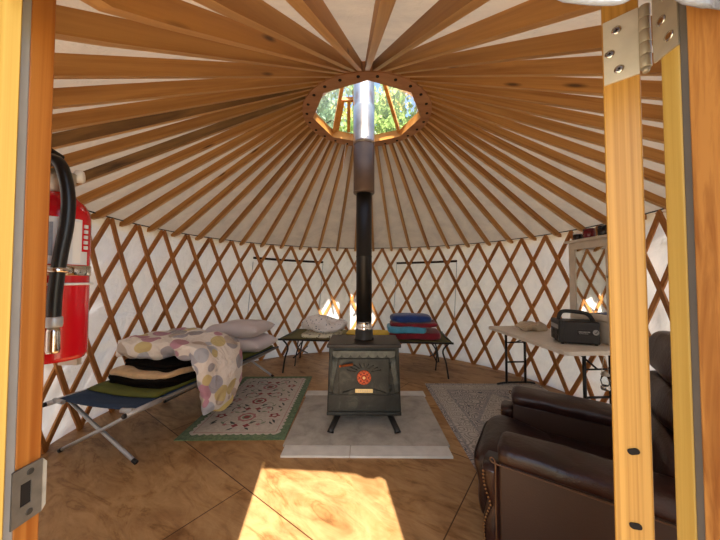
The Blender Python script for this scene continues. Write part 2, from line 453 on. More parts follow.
# wall lining
mb = MB(); na = 340; nz = 44; g = []
a0, a1 = -2*pi+ADOOR+.225, ADOOR-.245
for i in range(na+1):
    a = a0+(a1-a0)*i/na
    for k in range(nz+1):
        z = 2.05*k/nz
        p = wallpt(a, min(z, 2.05), .045)
        f1 = noise.noise(Vector((a*5, z*1.6, 3))); q = noise.noise(Vector((a*3, z*2, 20)))
        w = f1*.018+(1-abs(noise.noise(Vector((a*9+q*1.2, z*2.6+q*1.5, 9)))))**5*.016-.006+noise.noise(Vector((a*26, z*9, 1)))*.004
        w *= 1.7; w += .014*math.exp(-((z-.74-.03*f1)/.022)**2)-.010*math.exp(-((z-.68-.03*f1)/.05)**2)
        if k in (0, nz): w = 0
        d = Vector((sin(a), cos(a), 0)); g.append(p+d*w)
fs = [(i*(nz+1)+k, (i+1)*(nz+1)+k, (i+1)*(nz+1)+k+1, i*(nz+1)+k+1) for i in range(na) for k in range(nz)]
mb.add(g, fs, True)
struct(mb.build('wall_round', M['lining']))

# roof lining (cone)
slope_b0 = 1.945; slope_b1 = RINGZ+.01      # rafter underside: z at wall, z at ring
RD = .08                                     # vertical rafter depth
mb = MB(); g = []; na = 180; nr = 10
for i in range(na):
    a = 2*pi*i/na
    for k in range(nr+1):
        t = k/nr; r = (RT+.10)*(1-t)+(RING_R-.03)*t
        zz = slope_b0+(slope_b1-slope_b0)*((RT-r)/(RT-RING_R))
        sag = -.010*sin(pi*t)*(1+noise.noise(Vector((a*4, t*3, 0))))
        zz += .073+(.012*t)
        cc = BASEC.lerp(RINGC, t)
        g.append((cc.x+r*sin(a), cc.y+r*cos(a), zz))
fs = [(i*(nr+1)+k, ((i+1) % na)*(nr+1)+k, ((i+1) % na)*(nr+1)+k+1, i*(nr+1)+k+1) for i in range(na) for k in range(nr)]
mb.add(g, fs, True)
struct(mb.build('ceiling', M['roofing']))

# rafters: one mesh, copied round the ring
L = sqrt((RT-RING_R+.055)**2+(slope_b1-slope_b0)**2)
pitch = atan2(slope_b1-slope_b0, RT-RING_R)
vd = .064; hw = .019
mb = MB()
tail = .05
sec = []
for x, zt, zb in ((-.03, vd, .030), (tail, vd, 0.004), (.2, vd, 0), (L, vd, 0)):
    sec.append([(x, -hw, zb), (x, hw, zb), (x, hw, zt), (x, -hw, zt)])
mb.rings([[Vector(p) for p in r] for r in sec], True, False)
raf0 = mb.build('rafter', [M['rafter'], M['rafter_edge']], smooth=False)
for p in raf0.data.polygons:          # narrow edges painted paler to imitate light from below, top edges too
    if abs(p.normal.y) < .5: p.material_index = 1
first = True
idx = list(range(-10, 35))
order = []
near = {-6: -2.402, -7: -2.532, -8: -2.677, -9: -2.812, -10: -2.895, -11: -2.970, -12: -3.044, 34: 3.057, 35: 3.148}
for i in range(-12, 36):
    order.append((near.get(i, PH+(i+.5)*ST), i))
for a, i in order:
    o = raf0 if first else raf0.copy()
    if i in (-5, -3):
        o.data = raf0.data.copy(); o.data.materials[0] = M['rafter_dark']
    if not first: COL.objects.link(o)
    first = False
    foot = Vector((BASEC.x+RT*sin(a), BASEC.y+RT*cos(a))); head = Vector((RINGC.x+RING_R*sin(a), RINGC.y+RING_R*cos(a))); run = head-foot
    o.location = (foot.x, foot.y, slope_b0)
    o.rotation_euler = Euler((0, -atan2(slope_b1-slope_b0, run.length), atan2(run.y, run.x)), 'XYZ')
    k = i-11       # rafters left (<0) or right (>0) of the pipe
    if k == 0: lab = 'pine roof rafter half hidden straight behind the tall black stove pipe'
    elif k < 0: lab = ('dark weathered' if i in (-5, -3) else 'pine')+' roof rafter, %s to the left of the stove pipe' % ORD[-k-1]
    else: lab = 'pine roof rafter, %s to the right of the stove pipe' % ORD[k-1]
    tag(o, lab, 'rafter', 'roof rafters')

# lattice wall, each slat a part
lat = empty('lattice_wall', (CB.x, CB.y, 0))
tag(lat, 'brown wooden diamond lattice standing all round against the white wall lining', 'lattice')
lo, hi = ADOOR-2*pi+GAP, ADOOR-GAP
def slat(i0, dirn):
    dr = -.008 if dirn > 0 else .008
    pts = []
    for k in range(25):
        t = k/24; a = PH+(i0+dirn*3*t)*ST; z = H*(1-t)
        if lo <= a <= hi: pts.append((a, z+.0))
    if len(pts) < 4: return
    # run a little past the top and foot
    rs = []; w = .025; th = .0075
    P = [wallpt(a, z, dr) for a, z in pts]
    for k, p in enumerate(P):
        a = pts[k][0]
        t = (P[min(k+1, len(P)-1)]-P[max(k-1, 0)]).normalized()
        nrm = Vector((sin(a), cos(a), 0)); s_ = t.cross(nrm).normalized()
        rs.append([p-s_*w-nrm*th, p+s_*w-nrm*th, p+s_*w+nrm*th, p-s_*w+nrm*th])
    off = Vector((CB.x, CB.y, 0))
    # local x along the slat for the grain
    mid = P[len(P)//2]; ax = (P[-1]-P[0]).normalized(); nr = Vector((sin(pts[len(P)//2][0]), cos(pts[len(P)//2][0]), 0)); nr = (nr-ax*nr.dot(ax)).normalized()
    R = Matrix((ax, nr.cross(ax), nr)).transposed()
    mbs = MB(); mbs.rings([[R.transposed() @ (p-mid) for p in r] for r in rs], True, False)
    o = mbs.build('slat', M['slat'], lat)
    o.location = mid-off; o.rotation_euler = R.to_euler()
for i in range(-14, 40):
    slat(i, 1); slat(i, -1)

# cable along the lattice top
mb = MB(); mb.tube([wallpt(lo+(hi-lo)*k/120, H+.012, -.0) for k in range(121)], .006, 6)
tc_ = mb.build('tension_cable', M['cord'], lat); tc_.location = (-CB.x, -CB.y, 0)

# roof ring
rg = empty('roof_ring', (RINGC.x, RINGC.y, RINGZ))
tag(rg, 'round laminated wooden ring framing the skylight at the roof centre', 'roof ring')
mb = MB(); n = 64; OC = .585
def octr(th):
    th = (th+pi/8) % (pi/4)-pi/8
    return OC*cos(pi/8)/cos(th)
def ringpt(a, r, z): return Vector((r*sin(a), r*cos(a), z))
off8 = pi/8
rs = []
for r_, z_ in (('o', 0), ('o', .09), ('i', .09), ('i', 0)):
    rs.append([ringpt(2*pi*k/n, RING_R if r_ == 'o' else octr(2*pi*k/n+off8), z_) for k in range(n)])
rs.append(rs[0])
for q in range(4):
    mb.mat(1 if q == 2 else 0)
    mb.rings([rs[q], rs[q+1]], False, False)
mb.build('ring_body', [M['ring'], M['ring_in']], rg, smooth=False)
for k in range(24):
    b = MB(); b.lathe([(.015, -.006), (.015, .002)], 10, ringpt(2*pi*(k+.5)/24, .640, 0))
    b.build('bolt', M['hole'], rg)

# skylight dome and the struts inside it
dm = empty('skylight_dome', (RINGC.x, RINGC.y, RINGZ+.09))
tag(dm, 'clear dome skylight over the roof ring around the shiny pipe', 'skylight')
mb = MB()
prof = [(.66*cos(t), .34*sin(t)) for t in [pi/2*k/8 for k in range(9)]]
prof[-1] = (.14, .34)
mb.lathe([(r, z+.03) for r, z in prof], 48, caps=False)
mb.build('dome_pane', M['dome'], dm)
mb = MB(); mb.lathe([(.69, 0), (.69, .03), (.64, .03), (.64, 0), (.69, 0)], 48, caps=False); mb.build('dome_rim', M['ring_in'], dm)

def bar(mb, p, q, w, h):
    p, q = Vector(p), Vector(q); t = (q-p).normalized(); s_ = t.cross(Vector((0, 0, 1))).normalized(); u = s_.cross(t)
    mb.rings([[x-s_*w-u*h, x+s_*w-u*h, x+s_*w+u*h, x-s_*w+u*h] for x in (p, q)], True, False); return mb
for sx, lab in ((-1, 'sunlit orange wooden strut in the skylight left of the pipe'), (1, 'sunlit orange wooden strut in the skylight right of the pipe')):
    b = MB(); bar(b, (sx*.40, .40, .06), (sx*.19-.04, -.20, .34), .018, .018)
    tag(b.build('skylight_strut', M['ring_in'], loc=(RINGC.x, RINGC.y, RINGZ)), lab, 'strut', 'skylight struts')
fr = empty('skylight_opener', (RINGC.x, RINGC.y, RINGZ+.09))
tag(fr, 'small A-shaped wooden opener frame in the skylight left of the pipe', 'skylight frame')
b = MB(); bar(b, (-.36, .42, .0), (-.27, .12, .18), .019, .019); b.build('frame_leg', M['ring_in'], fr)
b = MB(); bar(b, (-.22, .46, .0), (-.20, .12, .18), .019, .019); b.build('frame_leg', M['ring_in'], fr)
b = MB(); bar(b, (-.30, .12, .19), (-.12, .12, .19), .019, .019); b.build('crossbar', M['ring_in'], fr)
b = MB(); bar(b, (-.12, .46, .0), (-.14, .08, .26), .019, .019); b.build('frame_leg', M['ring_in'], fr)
# thin pull cord of the opener
b = MB(); b.tube([(-.20, .50, RINGZ+.08), (-.27, .60, RINGZ-.02), (-.30, .70, RINGZ-.22), (-.31, .74, RINGZ-.30)], .004, 6)
tag(b.build('pull_cord', M['whiteplastic'], loc=(RINGC.x, RINGC.y, 0)), 'thin pale cord hanging from the left far edge of the skylight', 'cord')

# covered windows: dark rods at the top of flaps
for nme, aa, bb, zz in (('window_1', atan2(-.74-.08, 2.45), atan2(-1.82-.08, 1.76), (1.73, 1.765)), ('window_2', atan2(.60, 2.52), atan2(1.60, 2.03), (1.715, 1.725))):
    w = empty(nme, (0, 0, 0)); struct(w)
    b = MB(); pts = [wallpt(aa+(bb-aa)*k/8, zz[0]+(zz[1]-zz[0])*k/8, .022) for k in range(9)]
    b.tube(pts, .02, 8); b.build('flap_rod', M['rodwood'], w)
    for a in (aa, bb):
        b = MB(); b.tube([wallpt(a, 1.70-1.0*q/8, .024) for q in range(9)], .005, 6); b.build('seam', M['greyprint'], w)

# ------------------------------------------------------------------ door frame
TH = -.0484; DC = Vector((-.045, .445)); tv = Vector((cos(TH), sin(TH))); nv = Vector((-sin(TH), cos(TH)))
def dpt(s, k, z=0): return Vector((DC.x+tv.x*s+nv.x*k, DC.y+tv.y*s+nv.y*k, z))
RD3 = rotz(TH)
def dbox(mb, s0, s1, k0, k1, z0, z1):
    c = dpt((s0+s1)/2, (k0+k1)/2, (z0+z1)/2); return mb.box(c-Vector((DC.x, DC.y, 0)), (s1-s0, k1-k0, z1-z0), RD3)
def dobj(name, args, m, parent=None, bevel=.003):
    mb = MB()
    for a in args: dbox(mb, *a)
    return mb.build(name, m, parent, None if parent else (DC.x, DC.y, 0), bevel=bevel, segs=2)
struct(dobj('trim_1', [(-.60, -.475, -.037, -.002, 0, 2.12)], M['jamb']), 'orange left door jamb with steel strike plate')
struct(dobj('trim_2', [(-.70, -.460, -.20, -.0575, -.0, 2.12)], M['stop']))
g1 = dobj('gasket', [(-.495, -.4735, -.058, -.0365, 0, 2.10)], M['gasketlight'], bevel=.003)
tag(g1, 'pale grey weatherstrip gasket along the left door jamb', 'gasket')
struct(dobj('trim_3', [(.475, .60, -.043, -.0165, 0, 2.12)], M['stop']), 'pale yellow right door jamb holding the hinge')
struct(dobj('trim_4', [(.468, .72, -.22, -.058, 0, 2.12)], M['casing']))
g2 = dobj('gasket', [(.4735, .50, -.0575, -.0435, 0, 2.10)], M['gasket'], bevel=.003)
tag(g2, 'dark grey weatherstrip gasket along the right door jamb', 'gasket')
struct(dobj('trim_5', [(-.60, .60, -.20, .004, 2.0, 2.12)], M['stop']))
dobj('threshold', [(-.60, .60, -.20, .02, -.06, .0)], M['stop'], None)
bpy.data.objects['threshold'].name = 'trim_6'; struct(bpy.data.objects['trim_6'])

# strike plate on the left jamb
sp = empty('strike_plate', dpt(-.475, -.022, 1.08)); sp.rotation_euler = (0, 0, TH)
tag(sp, 'steel door strike plate with square latch hole on left jamb', 'strike plate')
mb = MB()
def yz(poly, x0, x1):   # extrude a (y,z) polygon along x
    n_ = len(poly); vs = [(x0, y, z) for y, z in poly]+[(x1, y, z) for y, z in poly]
    return vs, [tuple(reversed(range(n_))), tuple(range(n_, 2*n_))]+[(i, (i+1) % n_, n_+(i+1) % n_, n_+i) for i in range(n_)]
# plate with a hole: four bars
for y0, y1, z0, z1 in ((-.020, .018, .018, .042), (-.020, .018, -.042, -.016), (-.020, -.010, -.016, .018), (.004, .018, -.016, .018)):
    mb.box((.0025, (y0+y1)/2, (z0+z1)/2), (.003, y1-y0, z1-z0))
mb.build('plate', M['platesteel'], sp)
mb = MB(); mb.add([(.001, .018, -.042), (.004, .018, -.042), (.0055, .023, -.034), (.0055, .023, .034), (.004, .018, .042), (.001, .018, .042), (.0030, .023, -.034), (.0030, .023, .034)],
                  [(1, 2, 3, 4), (0, 5, 7, 6), (2, 6, 7, 3), (0, 6, 2, 1), (4, 3, 7, 5)]); mb.build('curved_lip', M['platesteel'], sp, smooth=False)
mb = MB(); mb.box((.0015, -.003, .001), (.002, .014, .034)); mb.build('latch_hole', M['hole'], sp)
for z in (.031, -.030):
    mb = MB(); mb.lathe([(.005, 0), (.004, .001)], 14, (.004, .002, z), Matrix.Rotation(pi/2, 3, 'Y')); mb.build('screw', M['screwdark'], sp)

# the door itself, swung inward and seen along its hinge edge
PHI = radians(47); du = Vector((cos(PHI), sin(PHI))); de = Vector((-sin(PHI), cos(PHI)))
dr = empty('door_1', (.4445, .450, 0)); dr.rotation_euler = (0, 0, PHI); struct(dr, 'open wooden door seen edge on from its hinge side')
# local: x along the door, y across its thickness
mb = MB(); mb.box((.055, .023, 1.01), (.11, .046, 1.98)); 
mb.build('door_stile', M['door'], dr, bevel=.003)
mb = MB(); mb.box((.79, .023, 1.01), (.11, .046, 1.98)); mb.build('door_stile', M['door'], dr, bevel=.003)
for z in (.12, 1.0, 1.93):
    mb = MB(); mb.box((.4225, .023, z), (.625, .044, .14)); mb.build('door_rail', M['door'], dr, bevel=.003)
mb = MB(); mb.box((.4225, .023, .56), (.63, .018, .76)); mb.build('door_panel', M['door'], dr)
mb = MB(); mb.box((.4225, .023, 1.46), (.63, .006, .80)); mb.build('door_pane', M['clearglass'], dr)
for z, ln, tl in ((1.137, .022, .5), (1.022, .022, .35)):
    mb = MB(); pts = roundrect(.0155, .009, .0044, 4)
    R4 = Matrix.Translation((-.0012, .021, z)) @ Matrix.Rotation(radians(90), 4, 'Y') @ Matrix.Rotation(radians(90)-tl, 4, 'Z')
    mb.prism(pts, -.0004, .0016, R4); mb.build('screw_slot', M['hole'], dr)
hg = MB()
def hinge(z):
    mb = MB(); mb.box((-.0015, .0225, z), (.003, .043, .108)); lf = mb.build('hinge_leaf', M['steel'], dr)
    for y, dz in ((.027, .032), (.036, -.004), (.025, -.035)):
        s_ = MB(); s_.lathe([(.0066, 0), (.0066, .0012), (.0036, .0016)], 14, (-.0028, y, z+dz), Matrix.Rotation(-pi/2, 3, 'Y')); q = s_.build('screw', M['chrome'], lf)
        s_ = MB(); s_.box((-.0046, y, z+dz), (.0006, .004, .0012)); s_.box((-.0046, y, z+dz), (.0006, .0012, .004)); s_.build('screw_recess', M['hole'], lf)
    kn = MB()
    for k in range(5):
        kn.lathe([(.0068, -.0096), (.0072, -.009), (.0072, .009), (.0068, .0096)], 18, (-.004, -.006, z-.04+.02*k))
    kn.lathe([(.004, 0), (.005, .003), (.004, .006)], 12, (-.004, -.006, z-.0565))
    kn.build('hinge_knuckle', M['darksteel'], dr)
    # jamb leaf
    jl = MB(); 
    p = dpt(.474, -.027, z-.012)
    jl.box((0, 0, 0), (.003, .034, .108)); o = jl.build('hinge_leaf', M['darksteel'], None); o.location = p; o.rotation_euler = (0, 0, TH)
    # bridge from the leaf to the knuckle
    o.parent = dr; o.matrix_parent_inverse = Matrix()
    inv = Matrix.Rotation(-PHI, 4, 'Z') @ Matrix.Translation((-.4445, -.45, 0))
    mw = inv @ (Matrix.Translation(p) @ Matrix.Rotation(TH, 4, 'Z'))
    o.location = mw.to_translation(); o.rotation_euler = mw.to_euler()
    for y, dz in ((-.002, .030), (.004, -.002), (-.006, -.033)):
        s_ = MB(); s_.lathe([(.0066, 0), (.0066, .0012), (.0036, .0016)], 14, (-.0016, y, dz), Matrix.Rotation(-pi/2, 3, 'Y')); s_.build('screw', M['chrome'], o)
for z in (1.792, .35): hinge(z)

# white quilted door flap gathered above the door, drooping in two lobes
mb = MB(); rs = []
for s_, k_, bot in ((-.45, -.085, 1.812), (-.2, -.085, 1.81), (.10, -.085, 1.805), (.22, -.085, 1.795), (.25, -.085, 1.788), (.27, -.085, 1.774), (.285, -.085, 1.762), (.30, -.085, 1.754), (.32, -.085, 1.750), (.34, -.085, 1.747), (.36, -.085, 1.746),
                    (.37, -.085, 1.7475), (.38, -.085, 1.753), (.39, -.085, 1.763), (.40, -.085, 1.768), (.41, -.085, 1.767), (.42, -.085, 1.762), (.43, -.085, 1.751), (.44, -.086, 1.742), (.45, -.088, 1.737), (.457, -.091, 1.731), (.461, -.098, 1.722), (.462, -.107, 1.711), (.462, -.12, 1.70)):
    o_ = Vector((nv.x, nv.y, 0)) if k_ > -.0915 else Vector((tv.x, tv.y, 0))
    p_ = dpt(s_, k_)
    rs.append([p_-o_*.004+Vector((0, 0, bot+.003)), p_+Vector((0, 0, bot)), p_+o_*.004+Vector((0, 0, bot+.003)), p_+o_*.003+Vector((0, 0, 1.99)), p_-o_*.003+Vector((0, 0, 1.99))])
mb.rings([[Vector(p) for p in r] for r in rs])
tag(mb.build('door_flap', M['bubble'], smooth=True), 'white quilted door flap drooping across the top of the doorway', 'door flap')

# ------------------------------------------------------------------ fire extinguisher
fe = empty('fire_extinguisher', (-.740, .684, 1.218))
tag(fe, 'red fire extinguisher with black hose hanging beside the left door jamb', 'fire extinguisher')
mb = MB(); mb.lathe([(.052, 0), (.0575, .012), (.0575, .34), (.055, .358), (.046, .376), (.032, .390), (.024, .40)], 40)
mb.build('cylinder', M['red'], fe)
mb = MB(); mb.lathe([(.02, .395), (.02, .42), (.028, .425), (.028, .452), (.014, .458)], 20); mb.build('valve', M['darksteel'], fe)
mb = MB(); mb.box((-.012, -.035, .475), (.028, .10, .012)); mb.build('handle', M['black'], fe, bevel=.003)
mb = MB(); mb.box((-.012, -.045, .505), (.026, .11, .01), Matrix.Rotation(radians(-14), 3, 'X')); mb.build('lever', M['black'], fe, bevel=.003)
mb = MB(); R = Matrix.Rotation(radians(35), 3, 'Z') @ Matrix.Rotation(radians(88), 3, 'Y'); mb.lathe([(.013, .020), (.016, .024), (.016, .034), (.013, .038)], 24, (-.008, .014, .452), R); mb.build('pressure_gauge', M['whiteplastic'], fe)
# hose runs from the valve over the front and down
def curve_pts(P, n=8):
    P = [Vector(p) for p in P]; out = []
    for i in range(len(P)-1):
        p0 = P[max(i-1, 0)]; p1 = P[i]; p2 = P[i+1]; p3 = P[min(i+2, len(P)-1)]
        for k in range(n):
            t = k/n
            out.append(.5*((2*p1)+(-p0+p2)*t+(2*p0-5*p1+4*p2-p3)*t*t+(-p0+3*p1-3*p2+p3)*t**3))
    return out+[P[-1]]
FA = atan2(-.672, .715)        # direction from the cylinder to the camera
cd = Vector((cos(FA), sin(FA), 0)); cr = Vector((-cd.y, cd.x, 0))   # towards camera / to the right as seen
def fp(side, out, z): return cd*out+cr*side+Vector((0, 0, z))
mb = MB(); mb.tube(curve_pts([fp(-.030, .02, .452), fp(-.020, .050, .465), fp(.000, .070, .452), fp(.013, .078, .39), fp(.013, .079, .32), fp(.004, .078, .24), fp(-.002, .076, .16), fp(-.003, .075, .105)]), .0125, 14)
mb.build('hose', M['blackrubber'], fe)
mb = MB(); mb.lathe([(.0145, .085), (.0155, .09), (.0155, .105), (.014, .108)], 20, fp(-.003, .075, 0)); mb.build('hose_collar', M['alu'], fe)
mb = MB(); mb.lathe([(.010, .084), (.012, .075), (.0125, .035), (.0115, .028)], 20, fp(-.003, .075, 0)); mb.build('nozzle', M['chrome'], fe)
mb = MB(); mb.lathe([(.0585, .200), (.0595, .202), (.0595, .222), (.0585, .224)], 40); 
for s_, o_ in ((-.018, .07), (.0, .097), (.018, .07)): pass
mb.tube([fp(-.019, .052, .212), fp(-.017, .080, .212), fp(0, .091, .212), fp(.017, .080, .212), fp(.019, .052, .212)], .006, 8)
mb.build('steel_clip', M['chrome'], fe)
mb = MB(); pts = [fp(.0615*sin(t), .0615*cos(t), .180) for t in [-1.5+3*k/20 for k in range(21)]]; mb.tube(pts, .003, 8); mb.build('zip_tie', M['whiteplastic'], fe)
def wraplabel(name, t0, t1, z0, z1, r, m, parent):
    mb = MB(); g = []
    for k in range(17):
        t = t0+(t1-t0)*k/16
        for z in (z0, z1): g.append(fp(r*sin(t), r*cos(t), z))
    mb.add(g, [(2*k, 2*k+2, 2*k+3, 2*k+1) for k in range(16)], True); return mb.build(name, m, parent)
lb = wraplabel('paper_label', -1.3, 1.02, .226, .335, .0579, M['whitelabel'], fe)
wraplabel('paper_label_print', -.85, -.15, .245, .322, .0581, M['greyprint'], lb)
wraplabel('paper_label_stripe', .42, .70, .23, .328, .0581, M['whiteplastic'], lb)
rb = wraplabel('warning_panel', .74, 1.02, .258, .335, .0582, M['red'], lb)
mb = MB()
for k in range(5):
    p = fp(.0587*sin(.88), .0587*cos(.88), .268+.013*k); mb.box(p, (.007, .007, .008))
mb.build('warning_print', M['whitelabel'], lb)
mb = MB(); mb.box((-.02, .055, .15), (.05, .012, .36)); mb.build('wall_bracket', M['darksteel'], fe)

# ------------------------------------------------------------------ hearth, stove, flue
he = empty('hearth_pad', (.03, 2.94, 0)); tag(he, 'grey cement board hearth pad lying on the floor under the stove', 'hearth pad')
mb = MB(); mb.box((0, .0, .009), (1.40, 1.02, .018)); mb.build('cement_board', M['cement'], he, bevel=.002)
for x0, x1 in ((-.68, -.135), (-.131, .68)):
    mb = MB(); mb.box(((x0+x1)/2, -.585, .009), (x1-x0, .14, .018)); mb.build('tile_strip', M['tile'], he, bevel=.002)
mb = MB(); mb.box((0, .585, .009), (1.44, .14, .018)); mb.build('tile_strip', M['tile'], he, bevel=.002)

SX = .012; SY = 2.72
st = empty('wood_stove', (SX, SY, .018)); tag(st, 'black cast iron wood stove with orange medallion on its door', 'stove')
ZB, ZT = .115, .75
mb = MB()
# body: slightly tapered box
mb.hexa([(-.35, 0, ZB), (.35, 0, ZB), (.35, .44, ZB), (-.35, .44, ZB)], [(-.332, .02, ZT), (.332, .02, ZT), (.332, .44, ZT), (-.332, .44, ZT)])
mb.build('firebox', M['iron'], st, bevel=.012, segs=3)
mb = MB(); mb.box((0, .215, ZT+.008), (.70, .47, .032)); mb.build('top_plate', M['irontop'], st, bevel=.008, segs=3)
mb = MB(); mb.box((0, -.004, ZB+.015), (.70, .03, .03)); mb.box((0, -.002, ZB+.19), (.66, .02, .014)); mb.build('ash_lip', M['iron'], st, bevel=.005)
# door surround: arch-like swagged moulding
mb = MB(); mb.box((0, .002, .50), (.60, .02, .40)); mb.build('door_surround', M['iron'], st, bevel=.03, segs=4)
mb = MB(); mb.box((0, -.010, .475), (.475, .022, .335)); sd = mb.build('stove_door', M['iron'], st, bevel=.006)
mb = MB()
for k in range(7):
    cx = -.252+.084*k
    pts = [(cx-.042+.084*q/10, 0) for q in range(11)]
    arc = [(cx+.042*cos(pi*q/12), .685-.034*sin(pi*q/12)) for q in range(13)]
    T = Matrix(((1, 0, 0, 0), (0, 0, 1, -.022), (0, 1, 0, 0), (0, 0, 0, 1)))
    mb.prism([(cx-.042, .715), (cx+.042, .715)]+arc, 0, .03, T)
mb.build('scalloped_valance', M['ironworn'], st)
for sx in (-1, 1):     # swept folds at the sides like drawn curtains
    mb = MB()
    for q in range(3):
        mb.tube([(sx*(.25+.016*q), -.006, .655), (sx*(.262+.014*q), -.010, .56), (sx*(.285+.010*q), -.010, .45), (sx*(.300+.008*q), -.006, .33)], [.010, .013, .012, .008], 8)
    mb.build('curtain_relief', M['ironworn'], st)
# door relief ribs
mb = MB()
for q in range(9):
    a = -1.0+.25*q
    mb.tube([(.09*sin(a), -.021, .47+.09*cos(a)), (.19*sin(a), -.021, .47+.13*cos(a))], .005, 6)
mb.tube([(-.2, -.021, .33), (-.1, -.021, .36), (0, -.021, .345), (.1, -.021, .36), (.2, -.021, .33)], .006, 6)
mb.build('door_relief', M['iron'], sd)
RF = Matrix.Rotation(pi/2, 3, 'X')
mb = MB(); mb.lathe([(.066, 0), (.066, .010), (.060, .014)], 32, (.0, -.020, .47), RF); md_ = mb.build('medallion', M['medallion'], sd, label='orange round draught medallion')
mb = MB()
for k in range(8):
    a = 2*pi*k/8; mb.lathe([(.009, 0), (.009, .002)], 10, (.042*cos(a), -.0345, .47+.042*sin(a)), RF)
mb.tube([(.022*cos(2*pi*k/24), -.0345, .47+.022*sin(2*pi*k/24)) for k in range(24)], .004, 6)
for k in range(12):
    a = 2*pi*(k+.5)/12; mb.lathe([(.0045, 0), (.0045, .002)], 8, (.057*cos(a), -.0335, .47+.057*sin(a)), RF)
mb.build('medallion_pattern', M['medallion2'], md_)
mb = MB(); mb.lathe([(.012, 0), (.012, .005)], 16, (0, -.034, .47), RF); mb.build('medallion_hub', M['brass'], md_)
mb = MB(); mb.box((.0, -.024, .346), (.165, .006, .036)); pl = mb.build('brass_plate', M['brass'], sd, label='pale brass maker plate', bevel=.002)
mb = MB()
for k in range(7): mb.box((-.048+.016*k, -.0275, .346), (.009, .001, .010))
mb.build('plate_print', M['darksteel'], pl)
mb = MB(); pts = []
mb.tube([(-.22, -.04, .578), (-.10, -.055, .600)], .008, 10); mb.tube([(-.222, -.018, .578), (-.222, -.045, .578)], .010, 8)
for k in range(9):
    t = k/8; c = Vector((-.19+.08*t, -.0435-.010*t, .5835+.0145*t)); mb.lathe([(.011, -.004), (.013, 0), (.011, .004)], 12, c, Matrix.Rotation(pi/2, 3, 'Y'))
mb.build('coil_handle', M['copper'], sd, label='copper coloured coil handle')
for z in (.37, .58):
    mb = MB(); mb.lathe([(.011, -.03), (.011, .03)], 10, (.245, -.014, z)); mb.build('door_hinge', M['iron'], sd)
for sx in (-1, 1):
    for y, yo in ((.04, -.125), (.38, .06)):
        mb = MB(); mb.tube([(sx*.235, y, ZB+.01), (sx*.300, y+yo, .022), (sx*.305, y+yo-.012 if y < .2 else y+yo, .0)], [.028, .026, .032], 14)
        mb.build('leg', M['black'], st)

fl = empty('stove_pipe', (.014, 2.965, .018+ZT+.024)); tag(fl, 'tall black stove pipe with shiny silver upper section rising through the skylight', 'stove pipe')
z0 = .018+ZT+.024
mb = MB(); mb.lathe([(.100, 0), (.100, .012), (.094, .02), (.090, .095), (.086, .10)], 36); mb.build('pipe_base', M['black'], fl)
mb = MB(); mb.lathe([(.083, .095), (.086, .10), (.086, .125), (.080, .132), (.080, .175), (.083, .18)], 36); mb.build('chrome_collar', M['chrome'], fl)
mb = MB(); mb.lathe([(.081, .17), (.081, .84), (.083, .843), (.083, .853), (.081, .856), (.081, 2.34-z0)], 36); mb.build('black_pipe', M['black'], fl)
mb = MB(); mb.lathe([(.080, 2.30-z0), (.110, 2.305-z0), (.112, 2.32-z0), (.110, 2.335-z0), (.110, 2.83-z0)], 40)
mb.build('brown_pipe_section', M['pipebrown'], fl, label='dull brown section of the stove pipe')
mb = MB(); mb.lathe([(.112, 2.815-z0), (.114, 2.82-z0), (.114, 2.84-z0), (.112, 2.845-z0), (.112, 3.20-z0), (.114, 3.205-z0), (.114, 3.22-z0), (.112, 3.225-z0), (.112, 4.1-z0)], 40)
mb.build('silver_pipe_section', M['pipe'], fl, label='shiny silver section of the stove pipe')

